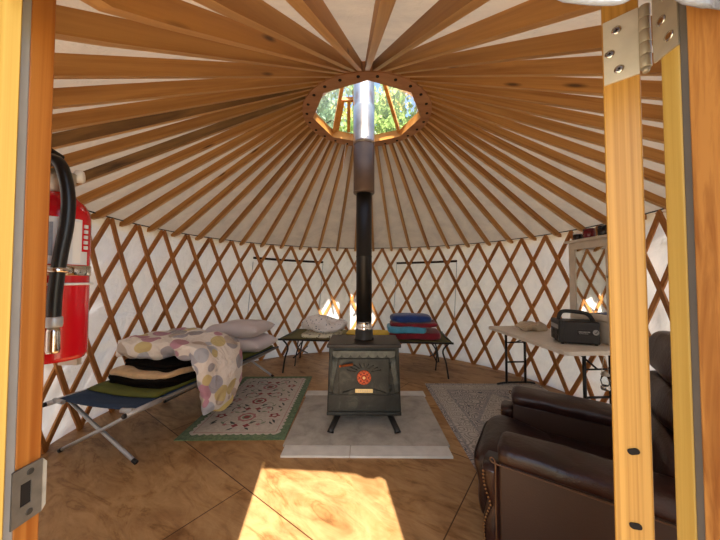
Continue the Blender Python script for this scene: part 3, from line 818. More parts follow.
# ------------------------------------------------------------------ rugs
def rug_green():
    w, l = .96, 1.61
    mb = MB(); mb.box((0, 0, .004), (w, l, .008))
    mb.mat(1)   # cream field with scalloped edge
    hw, hl = w/2-.085, l/2-.095; pts = []
    def edge(p, q, n):
        p, q = Vector(p), Vector(q); nrm = Vector(((q-p).y, -(q-p).x)).normalized()
        for k in range(n*6):
            t = k/(n*6); pts.append(tuple(p.lerp(q, t)+nrm*(.022*abs(sin(pi*t*n)))))
    edge((-hw, -hl), (hw, -hl), 12); edge((hw, -hl), (hw, hl), 22); edge((hw, hl), (-hw, hl), 12); edge((-hw, hl), (-hw, -hl), 22)
    mb.prism(pts, .007, .0092)
    Z = [.0096]
    def flat(poly, m):
        mb.mat(m); Z[0] += .00002; b = len(mb.v); mb.v += [(x, y, Z[0]) for x, y in poly]; mb.f.append(list(range(b, b+len(poly)))); mb.mi.append(m); mb.smooth.append(False)
    def ring(cx, cy, r0, r1, m, n=20, wob=0, k=6):
        mb.mat(m); Z[0] += .00002; b = len(mb.v)
        for q in range(n):
            a = 2*pi*q/n; s_ = 1+wob*cos(k*a)
            mb.v += [(cx+r0*cos(a), cy+r0*sin(a), Z[0]), (cx+r1*s_*cos(a), cy+r1*s_*sin(a), Z[0])]
        for q in range(n):
            i, j = b+2*q, b+2*((q+1) % n); mb.f.append([i, i+1, j+1, j]); mb.mi.append(m); mb.smooth.append(False)
    def disc(cx, cy, r, m, wob=0, k=6, sy=1): flat([(cx+r*(1+wob*cos(k*a))*cos(a), cy+sy*r*(1+wob*cos(k*a))*sin(a)) for a in [2*pi*q/30 for q in range(30)]], m)
    def leaf(cx, cy, ang, ln, wd, m):
        P = []
        for q in range(9):
            t = q/8; P.append((ln*t, wd*sin(pi*t)))
        for q in range(7, 0, -1):
            t = q/8; P.append((ln*t, -wd*sin(pi*t)*.4))
        flat([(cx+x*cos(ang)-y*sin(ang), cy+x*sin(ang)+y*cos(ang)) for x, y in P], m)
    def vine(cx, cy, r, a0, a1, m, wd=.007):
        P = [(cx+r*cos(a0+(a1-a0)*q/12), cy+r*sin(a0+(a1-a0)*q/12)) for q in range(13)]
        Q = [(cx+(r+wd)*cos(a0+(a1-a0)*q/12), cy+(r+wd)*sin(a0+(a1-a0)*q/12)) for q in range(12, -1, -1)]
        flat(P+Q, m)
    # thin pink inner line
    for x in (-1, 1): flat([(x*(hw-.022), -hl+.02), (x*(hw-.016), -hl+.02), (x*(hw-.016), hl-.02), (x*(hw-.022), hl-.02)], 3)
    for y in (-1, 1): flat([(-hw+.02, y*(hl-.022)), (hw-.02, y*(hl-.022)), (hw-.02, y*(hl-.016)), (-hw+.02, y*(hl-.016))], 3)
    for cy, big in ((-.40, 1), (-.02, .9), (.40, 1)):
        ring(0, cy, .062*big, .088*big, 2 if cy == -.02 else 3, 24, .08, 8); disc(0, cy, .045*big, 5, .1, 6); disc(0, cy, .03*big, 2)
        for s_ in (-1, 1):
            vine(s_*.15, cy+.17, .055, -pi*.2 if s_ > 0 else pi*1.2, pi*.9 if s_ > 0 else .1*pi, 4, .012)
            vine(s_*.13, cy-.10, .05, 0, pi*1.3*s_, 5, .008)
            leaf(s_*.06, cy-.14, pi/2-s_*.9, .09, .02, 4); leaf(s_*.10, cy+.10, pi/2-s_*1.3, .08, .018, 5)
            disc(s_*.27, cy+.03, .05, 2 if big == 1 else 3, .22, 5, .8); disc(s_*.27, cy+.03, .022, 1)
            leaf(s_*.27, cy-.05, -pi/2+s_*.5, .09, .016, 4); leaf(s_*.22, cy-.09, -pi/2-s_*.7, .07, .018, 5); leaf(s_*.31, cy+.12, pi/2, .06, .016, 5)
            leaf(s_*.20, cy+.08, pi/2+s_*.4, .05, .014, 3)
    for cy in (-.55, -.2, .2, .57):
        for s_ in (-1, 1):
            disc(s_*.055, cy-.02, .028, 2, .2, 4); disc(s_*.16, cy, .020, 3, .2, 5); leaf(s_*.05, cy-.06, -pi/2+s_*.9, .07, .016, 4); leaf(s_*.30, cy, pi/2+s_*.7, .07, .015, 4)
    o = mb.build('rug', [M['ruggreen'], M['rugcream'], M['rugred'], M['rugpink'], M['rugdark'], M['rugsage']], loc=(-1.185, 3.325, 0), smooth=False)
    o.rotation_euler = (0, 0, radians(1.5))
    tag(o, 'cream floral rug with green scalloped border left of the hearth', 'rug')
rug_green()
mb = MB(); w, l = 1.5, 2.0
mb.mat(0).box((0, 0, .003), (w, l, .006))
mb.mat(2).box((0, 0, .0035), (w-.06, l-.06, .006))
mb.mat(1).box((0, 0, .004), (w-.10, l-.10, .006))
mb.mat(2).box((0, 0, .0045), (w-.44, l-.44, .006))
mb.mat(0).box((0, 0, .005), (w-.48, l-.48, .006))
mb.mat(2); mb.prism([(0, -.72), (.46, 0), (0, .72), (-.46, 0)], .0081, .0086); mb.mat(1); mb.prism([(0, -.66), (.42, 0), (0, .66), (-.42, 0)], .0084, .009)
mb.mat(0); mb.prism([(0, -.4), (.25, 0), (0, .4), (-.25, 0)], .009, .0095)
o = mb.build('rug', [M['greyrug'], M['greyrug2'], M['greyrug3']], loc=(1.585, 2.885, 0)); o.rotation_euler = (0, 0, 0)
tag(o, 'faded grey patterned rug under the folding table and recliner', 'rug')

# ------------------------------------------------------------------ left camp cot and bedding
A0 = Vector((-1.694, 2.074, 0)); dd = Vector((.225, .974, 0)).normalized(); nn = Vector((-dd.y, dd.x, 0))
CZ = .43; CW = .80; CL = 2.1
ct = empty('camp_cot', A0, atan2(dd.y, dd.x)-pi/2)      # local: y along the cot, -x across to the wall
tag(ct, 'blue camp cot with aluminium legs along the left wall under the duvet', 'camp cot')
for x in (-.0, -CW):
    mb = MB(); mb.tube([(x, -.02, CZ), (x, .26, CZ)], .0195, 12); mb.build('rail_end', M['alu'], ct)
    mb = MB(); mb.tube([(x, .26, CZ), (x, CL, CZ)], .0155, 12); mb.build('side_rail', M['graytube'], ct)
    mb = MB(); mb.lathe([(.018, 0), (.018, .016), (.012, .02)], 12, (x, -.02, CZ), Matrix.Rotation(pi/2, 3, 'X')); mb.build('rail_cap', M['black'], ct)
mb = MB(); g = []
for i in range(13):
    t = i/12; x = -CW*t
    for k in range(21):
        g.append((x, .045+(CL-.09)*k/20, CZ+.013-.028*sin(pi*t)*(.6+.4*sin(pi*k/20))))
mb.add(g, [(i*21+k, (i+1)*21+k, (i+1)*21+k+1, i*21+k+1) for i in range(12) for k in range(20)], True)
mb.build('sling', M['blue'], ct, solid=.005)
for x0, x1 in ((.004, -.105), (-CW-.0, -CW+.10)):
    mb = MB(); mb.tube([(x0, .035, CZ+.012), (x1, .032, CZ+.004)], .018, 10); mb.build('corner_bar', M['alu'], ct)
for y in (.10, CL/2, CL-.03):
    for s_ in (1, -1):
        xa, xb = (-.07, -CW+.01) if s_ > 0 else (-CW-.0, -.01)
        yy = y+.012*s_
        mb = MB(); mb.tube([(xa, yy, .02), (xa+(xb-xa)*.45, yy, .20), (xa+(xb-xa)*.55, yy, .235), (xb+(.03 if s_ < 0 else .03)*0, yy, CZ-.005)], .0145, 12)
        lg = mb.build('leg', M['alu'] if y != CL/2 else M['graytube'], ct)
        t_ = (Vector((xa+(xb-xa)*.45, yy, .20))-Vector((xa, yy, .02))).normalized()
        mb = MB(); mb.tube([Vector((xa, yy, .022))-t_*.02, Vector((xa, yy, .02))+t_*.02], .016, 12); mb.build('foot_cap', M['black'], lg)
# olive mat on the cot
def cpt(u, v, z=0): return A0+dd*u+nn*v+Vector((0, 0, z))
CR = atan2(dd.y, dd.x)-pi/2
mb = MB(); g = []
nx, ny = 10, 24
for top in (1, 0):
    for i in range(nx+1):
        t = i/nx; x = -.03-(CW-.06)*t
        for k in range(ny+1):
            y = .24+(1.78)*k/ny
            z = CZ+.018-.024*sin(pi*t)*.8+(.024 if top else .002)
            if k == 0 and top: z -= .012
            g.append((x, y, z))
N_ = (nx+1)*(ny+1); fs = []
for i in range(nx):
    for k in range(ny):
        a, b, c, d = i*(ny+1)+k, (i+1)*(ny+1)+k, (i+1)*(ny+1)+k+1, i*(ny+1)+k+1
        fs += [(a, b, c, d), (N_+d, N_+c, N_+b, N_+a)]
for i in range(nx):
    for k in (0, ny): a, b = i*(ny+1)+k, (i+1)*(ny+1)+k; fs.append((a, b, N_+b, N_+a))
for k in range(ny):
    for i in (0, nx): a, b = i*(ny+1)+k, i*(ny+1)+k+1; fs.append((a, b, N_+b, N_+a))
mb.add(g, fs, True)
o = mb.build('sleeping_mat', M['olive'], loc=A0); o.rotation_euler = (0, 0, CR); tag(o, 'thin olive green sleeping mat lying on the blue cot', 'sleeping mat')

def folded(name, cu, cv, z, size, layers, m, seed, label, cat, group=None, rot=0, amp=.028, e=.32, nn_=(36, 10)):
    mb = MB()
    h = size[2]/layers
    for k in range(layers):
        rr = random.Random(seed+k)
        s_ = (size[0]*(1-.06*rr.random()), size[1]*(1-.08*rr.random()), h*1.12)
        superell(mb, (rr.uniform(-.012, .012), rr.uniform(-.012, .012), h*(k+.5)), s_, rotz(rr.uniform(-.05, .05)), e, 40, 10)
    crumple(mb, amp, 6, seed); 
    for i, p in enumerate(mb.v): 
        if p[2] < 0: mb.v[i] = (p[0], p[1], 0)
    p = cpt(cu, cv, z) if isinstance(cu, (int, float)) else Vector(cu)
    o = mb.build(name, m, loc=p, smooth=True); o.rotation_euler = (0, 0, CR+rot)
    tag(o, label, cat, group); return o
folded('blanket', .66, .42, .452, (.76, .60, .08), 2, M['blackwool'], 3, 'black wool blanket folded on the olive mat, lowest of its pile', 'blanket')
folded('blanket', .64, .43, .528, (.74, .58, .055), 1, M['beige'], 11, 'beige blanket folded between two black blankets on the cot', 'blanket', rot=.05)
folded('blanket', .68, .40, .578, (.64, .50, .065), 2, M['blackwool'], 23, 'dark blanket folded directly under the leaf print duvet', 'blanket', rot=-.03)

# duvet: a puffed sheet folded over the blankets and hanging over the cot side
def sweep_cloth(path, rings=44, seg=44, seed=1, amp=.03, freq=5):
    P = curve_pts([p[0] for p in path], 8); n_ = len(P)
    def par(i, k):
        t = i/(n_-1)*(len(path)-1); j = min(int(t), len(path)-2); f = t-j; f = f*f*(3-2*f)
        return path[j][k]*(1-f)+path[j+1][k]*f
    mb = MB(); rs = []
    for i, p in enumerate(P):
        t = (P[min(i+1, n_-1)]-P[max(i-1, 0)]).normalized()
        ax = Vector((0, 1, 0)); nm = t.cross(ax).normalized()
        u0, u1, th = par(i, 1), par(i, 2), par(i, 3)
        endf = min(1, (min(i, n_-1-i)+.6)/4)**.5
        ring = []
        for q in range(seg):
            a = 2*pi*q/seg
            cu = math.copysign(abs(cos(a))**.55, cos(a)); su = math.copysign(abs(sin(a))**.75, sin(a))
            u = (u0+u1)/2+(u1-u0)/2*cu
            ring.append(Vector((p.x, 0, p.z))+Vector((0, u, 0))+nm*(th/2*su*endf*(1+.35*noise.noise(Vector((p.x*5+p.z*3, u*7, 2))))))
        rs.append(ring)
    mb.rings(rs)
    b = mb.v[:]
    for i, p in enumerate(b):
        p = Vector(p); d = noise.noise_vector(p*freq+Vector((seed, 0, 0)))*amp+noise.noise_vector(p*freq*2.7+Vector((0, seed, 0)))*amp*.45
        rd = 1-abs(noise.noise(p*7+Vector((seed*3, 0, 0)))); rd = rd**4
        d += Vector((noise.noise(p*3), noise.noise(p*3+Vector((9, 0, 0))), .6))*(rd-.25)*.05
        mb.v[i] = tuple(p+d)
    return mb
V = Vector
path = [(V((-.76, 0, .68)), .42, .90, .12), (V((-.62, 0, .75)), .32, .98, .21), (V((-.35, 0, .745)), .35, 1.02, .21), (V((-.14, 0, .735)), .42, 1.06, .21),
        (V((.01, 0, .70)), .45, 1.06, .20), (V((.10, 0, .56)), .47, 1.04, .17), (V((.125, 0, .36)), .48, 1.0, .16), (V((.12, 0, .17)), .52, .95, .13)]
mb = sweep_cloth(path, seed=4, amp=.050, freq=4.2)
dv = mb.build('duvet', M['duvet'], loc=A0+dd*.07, smooth=True, sub=1); dv.rotation_euler = (0, 0, CR)
tag(dv, 'crumpled duvet with pink, grey and yellow leaf print hanging off the cot', 'duvet')
mb = MB(); superell(mb, (.115, .76, .21), (.12, .30, .16), None, .6); crumple(mb, .02, 9, 2)
mb.build('duvet_lining', M['yellowcotton'], dv, smooth=True, label='pale yellow underside of the duvet')

# pillows
def pillow(loc, size, rz, label, seed, tilt=(0, 0)):
    mb = MB(); n_ = 18
    for sgn in (1, -1):
        g = []
        for i in range(n_+1):
            for k in range(n_+1):
                u, v = -1+2*i/n_, -1+2*k/n_
                pu = 1-.05*(1-abs(v)**2)*0; 
                th = (max(0, (1-u**4))*max(0, (1-v**4)))**.55
                x = u*(1-.07*(1-u*u)*0-.06*(1-v*v)*abs(u)); y = v*(1-.06*(1-u*u)*abs(v))
                z = sgn*size[2]/2*th
                g.append((x*size[0]/2, y*size[1]/2, z+.012*noise.noise(Vector((u*2.2, v*2.2, seed)))*th*3))
        fs = [(i*(n_+1)+k, (i+1)*(n_+1)+k, (i+1)*(n_+1)+k+1, i*(n_+1)+k+1) for i in range(n_) for k in range(n_)]
        if sgn < 0: fs = [tuple(reversed(f)) for f in fs]
        mb.add(g, fs, True)
    o = mb.build('pillow', M['pillow'], loc=loc, smooth=True, sub=1)
    bm = bmesh.new(); bm.from_mesh(o.data); bmesh.ops.remove_doubles(bm, verts=bm.verts, dist=.0005); bmesh.ops.recalc_face_normals(bm, faces=bm.faces); bm.to_mesh(o.data); bm.free()
    o.rotation_euler = (tilt[0], tilt[1], rz)
    tag(o, label, 'pillow', 'pillows on the left cot'); return o
pillow(cpt(1.78, .33, .55), (.80, .52, .20), CR, 'pale pillow on the olive mat, lower of the stacked two', 1)
pillow(cpt(1.76, .37, .735), (.80, .54, .20), CR+.06, 'pale pillow lying on top of the other pillow', 5, (.03, -.05))

# ------------------------------------------------------------------ rear cot with bedding
RZC = .50
rc = empty('camp_cot', (-1.25, 4.30, 0), atan2(4.06-4.30, 2.50)); tag(rc, 'long black framed cot standing across the back behind the stove', 'camp cot')
LR = 2.52; WR = .84
for y in (0, WR):
    mb = MB(); mb.tube([(-.02, y, RZC), (LR+.02, y, RZC)], .015, 10); mb.build('side_rail', M['black'], rc)
for x in (0, LR):
    mb = MB(); mb.tube([(x, 0, RZC), (x, WR, RZC)], .014, 10); mb.build('end_rail', M['black'], rc)
mb = MB(); g = []
for i in range(25):
    for k in range(9): g.append((LR*i/24, WR*k/8, RZC+.012-.018*sin(pi*k/8)))
mb.add(g, [(i*9+k, (i+1)*9+k, (i+1)*9+k+1, i*9+k+1) for i in range(24) for k in range(8)], True)
mb.build('sling', M['cotyellow'], rc, solid=.005)
for xx, s_ in ((.14, -1), (.34, 1), (LR-.34, -1), (LR-.14, 1)):
    if abs(xx-LR/2) < LR/2-.2: pass
for x0, o_ in ((.10, -1), (LR-.10, 1)):
    for y, f_ in ((.03, -1), (WR-.03, 1)):
        mb = MB(); mb.tube(curve_pts([(x0+o_*.06, y, RZC-.01), (x0-o_*.02, y+f_*.0, RZC-.12), (x0+o_*.02, y+f_*.01, .22), (x0+o_*.05, y+f_*.02, .0)], 5), .0125, 10); mb.build('leg', M['black'], rc)
    mb = MB(); mb.tube(curve_pts([(x0-o_*.18, .04, RZC-.01), (x0-o_*.05, WR*.5, .28), (x0-o_*.10, WR-.04, .10)], 5), .010, 8); mb.build('brace', M['black'], rc)
    mb = MB(); mb.tube(curve_pts([(x0-o_*.18, WR-.04, RZC-.01), (x0-o_*.06, WR*.5, .30), (x0-o_*.12, .06, .10)], 5), .010, 8); mb.build('brace', M['black'], rc)
    mb = MB(); mb.tube([(x0-o_*.10, .05, .22), (x0-o_*.10, WR-.05, .22)], .010, 8); mb.build('crossbar', M['black'], rc)
# middle legs behind the stove
for y in (.03, WR-.03):
    mb = MB(); mb.tube([(LR/2, y, RZC-.01), (LR/2, y, 0)], .0125, 10); mb.build('leg', M['black'], rc)
RCR = rc.rotation_euler.z
def rpt(x, y, z): 
    v = rotz(RCR) @ Vector((x, y, 0)); return Vector((-1.27+v.x, 4.30+v.y, z))
mb = MB(); superell(mb, (0, 0, .02), (.62, .50, .07), None, .5); crumple(mb, .03, 7, 5)
mb.v = [(x, y, max(z, -.004)) for x, y, z in mb.v]
o = mb.build('bed_sheet', M['speckle2'], loc=rpt(.60, .30, RZC+.018), smooth=True, sub=1); o.rotation_euler = (0, 0, RCR); tag(o, 'dark floral sheet spread under the speckled quilt on the rear cot', 'sheet')
mb = MB(); superell(mb, (0, 0, .10), (.74, .5, .20), None, .9, 40, 20); mb.v = [(x, y, z+.06*max(0, 1-((x+.06)/.22)**2)*(z > .1)) for x, y, z in mb.v]; crumple(mb, .05, 4.2, 9); crumple(mb, .03, 11, 4)
mb.v = [(x, y, max(z, .0)) for x, y, z in mb.v]
o = mb.build('quilt', M['speckle'], loc=rpt(.62, .36, RZC+.065), smooth=True, sub=1); o.rotation_euler = (0, 0, RCR); tag(o, 'white quilt with navy specks heaped on the rear cot left of the stove', 'quilt')
mb = MB(); superell(mb, (0, 0, .012), (.72, .40, .03), None, .3, 36, 8); crumple(mb, .006, 7, 3, zmin=0)
o = mb.build('foam_mat', simple('yellow_foam', 'E0BE3C', .85, 0, .08, 12), loc=rpt(1.32, .56, RZC+.016), smooth=True); o.rotation_euler = (0, 0, RCR); tag(o, 'yellow mat lying on the rear cot behind the stove pipe', 'mat')  # added sheet, its yellow stands in for sunlight on the sling
LBX = 2.02
def fold2(name, x, y, z, size, m, label, seed, rot=0, e=.35, amp=.02):
    mb = MB(); superell(mb, (0, 0, size[2]/2), size, None, e, 40, 12); crumple(mb, amp, 5, seed)
    # sag of the ends
    mb.v = [(a, b, max(0, c-.10*max(0, abs(a)/size[0]*2-.75)**2*0)) for a, b, c in mb.v]
    o = mb.build(name, m, loc=rpt(x, y, z), smooth=True, sub=1); o.rotation_euler = (0, 0, RCR+rot); tag(o, label, 'blanket', 'blankets on the rear cot'); return o
fold2('blanket', LBX+.02, .30, RZC+.018, (.76, .46, .12), M['redblanket'], 'dark red blanket at the bottom of the pile on the rear cot', 2)
fold2('blanket', LBX-.10, .26, RZC+.115, (.58, .46, .10), M['skyblanket'], 'light blue blanket folded between two red blankets on the rear cot', 6, .06)
fold2('blanket', LBX+.00, .29, RZC+.195, (.70, .46, .07), M['redblanket'], 'thin dark red blanket just under the navy blue one', 8, -.02)
fold2('blanket', LBX-.04, .29, RZC+.255, (.62, .46, .12), M['navyblanket'], 'navy blue blanket folded on top of the pile right of the stove', 12, .03, .55)

# ------------------------------------------------------------------ folding table and what stands on it
TZ = .77; TR = radians(4)
tb = empty('folding_table', (2.09, 3.25, 0), TR); tag(tb, 'white folding table with black metal legs along the right wall', 'table')
mb = MB(); mb.prism(roundrect(.70, 1.38, .055, 6), TZ-.04, TZ); mb.build('tabletop', M['tabletop'], tb, bevel=.008, segs=3)
for y, xs in ((.62, (-.13, .13)), (-.53, (-.05, .21))):
    lg = empty('leg_frame', (0, y, 0)); lg.parent = tb
    for x in xs:
        mb = MB(); mb.tube([(x, 0, TZ-.05), (x, 0, .02)], .0155, 12); mb.build('leg', M['black'], lg)
    xm = sum(xs)/2
    mb = MB(); mb.tube(curve_pts([(xm-.26, 0, .0125), (xm-.22, 0, .022), (xm-.13, 0, .03), (xm+.13, 0, .03), (xm+.22, 0, .022), (xm+.26, 0, .0125)], 4), .0125, 10); mb.build('foot_bar', M['black'], lg)
    mb = MB(); mb.tube([(xs[0], 0, .30), (xs[1], 0, .30)], .011, 10); mb.build('crossbar', M['black'], lg)
    mb = MB(); mb.tube([(xm, 0, .56), (xm, (-.36 if y > 0 else .36), TZ-.05)], .009, 8); mb.tube([(xs[0], 0, .56), (xs[1], 0, .56)], .009, 8); mb.build('brace', M['black'], lg)
def tpt(x, y, z): 
    v = rotz(TR) @ Vector((x, y, 0)); return Vector((2.09+v.x, 3.25+v.y, z))
mb = MB(); superell(mb, (0, 0, .03), (.34, .26, .13), None, .8, 40, 20); crumple(mb, .07, 7, 3); crumple(mb, .03, 17, 1)
mb.v = [(x, y, max(z, 0)) for x, y, z in mb.v]
tag(mb.build('cloth', M['cloth'], loc=tpt(.06, .36, TZ), smooth=True, sub=1), 'crumpled beige cloth lying at the far end of the folding table', 'cloth')

ps = empty('power_station', tpt(.025, -.345, TZ), radians(-18)); tag(ps, 'black portable power station with carry handle on the folding table', 'power station')
W, D, Hh = .33, .25, .225
mb = MB(); mb.prism(roundrect(W, D, .02, 4), .012, Hh); mb.build('housing', M['psblack'], ps, bevel=.014, segs=3)
mb = MB(); mb.box((-W/2+.012, 0, .125), (.045, D+.012, .21)); mb.build('end_cap', M['psblack'], ps, bevel=.012, segs=3)
mb = MB(); mb.tube(curve_pts([(-.145, 0, Hh-.01), (-.125, 0, Hh+.065), (-.08, 0, Hh+.088), (.06, 0, Hh+.078), (.115, 0, Hh+.055), (.155, 0, Hh-.01)], 6), .019, 12); mb.build('carry_handle', M['psblack'], ps)
mb = MB(); mb.box((-W/2-.012, 0, .165), (.006, D*.84, .04)); mb.build('display_strip', M['psgrey'], ps)
for y in (-.055, .055):
    for z in (.06, .11):
        mb = MB(); mb.box((-W/2-.012, y, z), (.006, .06, .036)); mb.build('socket', M['psdark'], ps, bevel=.003)
mb = MB(); mb.box((.055, -D/2-.002, .125), (.17, .004, .05)); bd = mb.build('badge', M['psdark'], ps)
mb = MB()
for k in range(9): mb.box((-.01+.0105*k, -D/2-.0045, .128), (.006, .001, .012))
for k in range(7): mb.box((-.005+.0105*k, -D/2-.0045, .112), (.007, .001, .005))
mb.build('badge_lettering', M['psgrey'], bd)
mb = MB(); mb.lathe([(.026, 0), (.026, .003)], 24, (.125, -D/2-.003, .128), RF); em = mb.build('round_emblem', M['psgrey'], ps)
mb = MB(); mb.tube([(.113, -D/2-.0065, .128), (.121, -D/2-.0065, .118), (.138, -D/2-.0065, .140)], .003, 6); mb.build('emblem_mark', M['psdark'], em)
for x in (-.14, .14):
    for y in (-.09, .09):
        mb = MB(); mb.lathe([(.014, 0), (.012, .014)], 12, (x, y, 0)); mb.build('rubber_foot', M['psdark'], ps)

cb = empty('mirror_cabinet', (2.37, 2.985, TZ), radians(2)); tag(cb, 'aged white cabinet with a mirrored door standing on the folding table', 'cabinet')
CWd, CD, CH = .60, .11, 1.045     # local: width along y, depth along +x
mb = MB(); mb.box((CD/2+.004, 0, CH/2), (CD, CWd, CH)); mb.build('carcass', M['cabinet'], cb, bevel=.004)
mb = MB(); mb.box((CD/2-.005, 0, CH+.012), (CD+.05, CWd+.05, .028)); mb.build('cornice', M['cabinet'], cb, bevel=.006)
dz0, dz1 = .225, 1.025; dy = .255
dg = empty('cabinet_door', (0, 0, 0)); dg.parent = cb
fw = .062
for y in (-dy+fw/2, dy-fw/2):
    mb = MB(); mb.box((-.006, y, (dz0+dz1)/2), (.022, fw, dz1-dz0)); mb.build('door_stile', M['cabinet'], dg, bevel=.004)
for z in (dz0+fw/2, dz1-fw/2):
    mb = MB(); mb.box((-.006, 0, z), (.021, 2*dy-2*fw, fw)); mb.build('door_rail', M['cabinet'], dg, bevel=.004)
mb = MB(); mb.box((-.002, 0, (dz0+dz1)/2), (.006, 2*dy-2*fw+.004, dz1-dz0-2*fw+.004)); mb.build('mirror_pane', M['mirror'], dg)
mb = MB(); mb.lathe([(.006, 0), (.006, .014), (.012, .018), (.011, .026), (.004, .03)], 14, (-.016, -dy+fw/2, .66), Matrix.Rotation(-pi/2, 3, 'Y')); mb.build('door_knob', M['darksteel'], dg)
mb = MB(); mb.box((-.002, 0, .115), (.012, .5, .19)); mb.build('lower_panel', M['cabinet'], cb, bevel=.004)
ctop = TZ+CH+.026
def jar(y, r, h, m, label, lid):
    c = rotz(radians(2)) @ Vector((.045, y, 0))
    j = empty('candle_jar', (2.37+c.x, 2.985+c.y, ctop)); tag(j, label, 'jar', 'jars on the cabinet')
    mb = MB(); mb.lathe([(r*.92, 0), (r, .006), (r, h-.012), (r*.93, h)], 24); mb.build('jar_body', m, j)
    mb = MB(); mb.lathe([(r*.96, h), (r*.98, h+.004), (r*.98, h+.016), (r*.6, h+.02)], 24); mb.build('jar_lid', lid, j)
jar(.215, .045, .065, M['darkjar'], 'dark round jar at the left end of the cabinet top', M['whiteplastic'])
jar(.06, .055, .085, M['candle'], 'dark red candle jar in the middle of the cabinet top', M['candle'])
jar(-.12, .05, .085, M['darkjar'], 'black candle jar next to the door edge on the cabinet top', M['darkjar'])

# small shiny lantern hanging under the near end of the table
ln = empty('lantern', (2.17, 2.60, .418)); tag(ln, 'small metal lantern hanging below the near end of the folding table', 'lantern')
mb = MB(); mb.lathe([(.03, 0), (.035, .01), (.035, .03), (.026, .04)], 20); mb.build('lantern_base', M['chrome'], ln)
mb = MB(); mb.lathe([(.026, .04), (.036, .08), (.026, .125)], 20); mb.build('lantern_globe', M['clearglass'], ln)
mb = MB(); mb.lathe([(.03, .125), (.034, .135), (.018, .16), (.008, .165)], 20); mb.build('lantern_cap', M['darksteel'], ln)
mb = MB(); mb.tube(curve_pts([(-.034, 0, .13), (-.02, 0, .22), (0, 0, .30), (.02, 0, .22), (.034, 0, .13)], 5), .003, 6); mb.build('bail', M['darksteel'], ln)

# ------------------------------------------------------------------ recliner
bx = Vector((.883, -.468)).normalized()
rcn = empty('recliner', (.895, 1.885, 0), atan2(bx.y, bx.x)-radians(4)); tag(rcn, 'dark brown leather recliner armchair beside the open door', 'armchair')
# local x: front(0) to back, y: -near arm / +far arm
def arm(s_):
    am = empty('arm', (.035, 0, 0)); am.parent = rcn
    y0, y1 = (-.50, -.29) if s_ < 0 else (.29, .50)
    yc_ = (y0+y1)/2
    mb = MB(); mb.box((.43, yc_-.0*s_, .26), (.84, .19, .48)); mb.build('side_panel', M['leatherpanel'], am, bevel=.012, segs=3)
    # padded roll over the arm
    mb = MB(); rs = []
    for k in range(15):
        t = k/14; x = -.012+.90*t; f = min(1, (min(k, 14-k)+.8)/2.2)**.5
        zc = .535+.012*sin(3*t)-.04*t; ring = []
        for q in range(28):
            a = 2*pi*q/28
            yy = math.copysign(abs(cos(a))**.6, cos(a))*.118; zz = math.copysign(abs(sin(a))**.75, sin(a))*.056
            if zz < 0: zz *= .95
            ring.append(Vector((x+(.012*(1-f)), yc_+yy*(.86+.14*f), zc+zz*(.8+.2*f))))
        rs.append(ring)
    mb.rings(rs); crumple(mb, .008, 9, 3+s_); mb.build('arm_pad', M['leather'], am, smooth=True, sub=1)
    mb = MB(); mb.tube(curve_pts([(-.004, y0 if s_ < 0 else y1, .02), (-.004, y0 if s_ < 0 else y1, .485), (.01, (y0 if s_ < 0 else y1), .495), (.5, (y0 if s_ < 0 else y1)+.004*s_, .48), (.84, (y0 if s_ < 0 else y1)+.004*s_, .465)], 6), .004, 8); mb.build('piping', M['piping'], am)
    # scalloped front face with studs
    mb = MB(); prof = []
    yo = y0 if s_ < 0 else y1
    for k in range(25):
        t = k/24; z = .03+.42*t; bulge = .03+.035*abs(sin(pi*t*1.5+.35))
        prof.append((bulge, z))
    rs = [[Vector((-b, yc_-.085, z)), Vector((-b-.012, yc_-.03, z)), Vector((-b-.012, yc_+.03, z)), Vector((-b, yc_+.085, z)), Vector((.02, yc_+.085, z)), Vector((.02, yc_-.085, z))] for b, z in prof]
    mb.rings(rs); mb.build('front_scroll', M['leather'], am, smooth=True)
    for yy in (-.088, .088):
        mb = MB()
        for k in range(1, 24):
            b, z = prof[k]; superell(mb, (-b, yc_+yy, z), (.012, .010, .012), None, 1, 8, 6)
        mb.build('stud_row', M['stud'], am)
arm(-1); arm(1)
# seat cushion with drop-front leg rest
mb = MB(); rs = []
prof = [(.66, .31), (.40, .34), (.16, .40), (.02, .435), (-.05, .42), (-.075, .36), (-.075, .30), (-.06, .22), (-.055, .12), (-.04, .05)]
P = curve_pts([Vector((x, 0, z)) for x, z in prof], 4); rs = []
for i, p in enumerate(P):
    t = (P[min(i+1, len(P)-1)]-P[max(i-1, 0)]).normalized(); nm = Vector((t.z, 0, -t.x)); 
    if nm.z < 0 and i < 6: nm = -nm
    ring = []
    for q in range(20):
        a = 2*pi*q/20; ring.append(p-Vector((0, 0, .05 if i < 20 else .0))+Vector((0, math.copysign(abs(cos(a))**.45, cos(a))*.285, 0))+nm*(math.copysign(abs(sin(a))**.8, sin(a))*.055))
    rs.append(ring)
mb.rings(rs); crumple(mb, .012, 6, 8); mb.build('seat', M['leather'], rcn, smooth=True, sub=1)
mb = MB(); mb.box((.36, 0, .20), (.66, .56, .34)); mb.build('base_frame', M['leather'], rcn, bevel=.02)
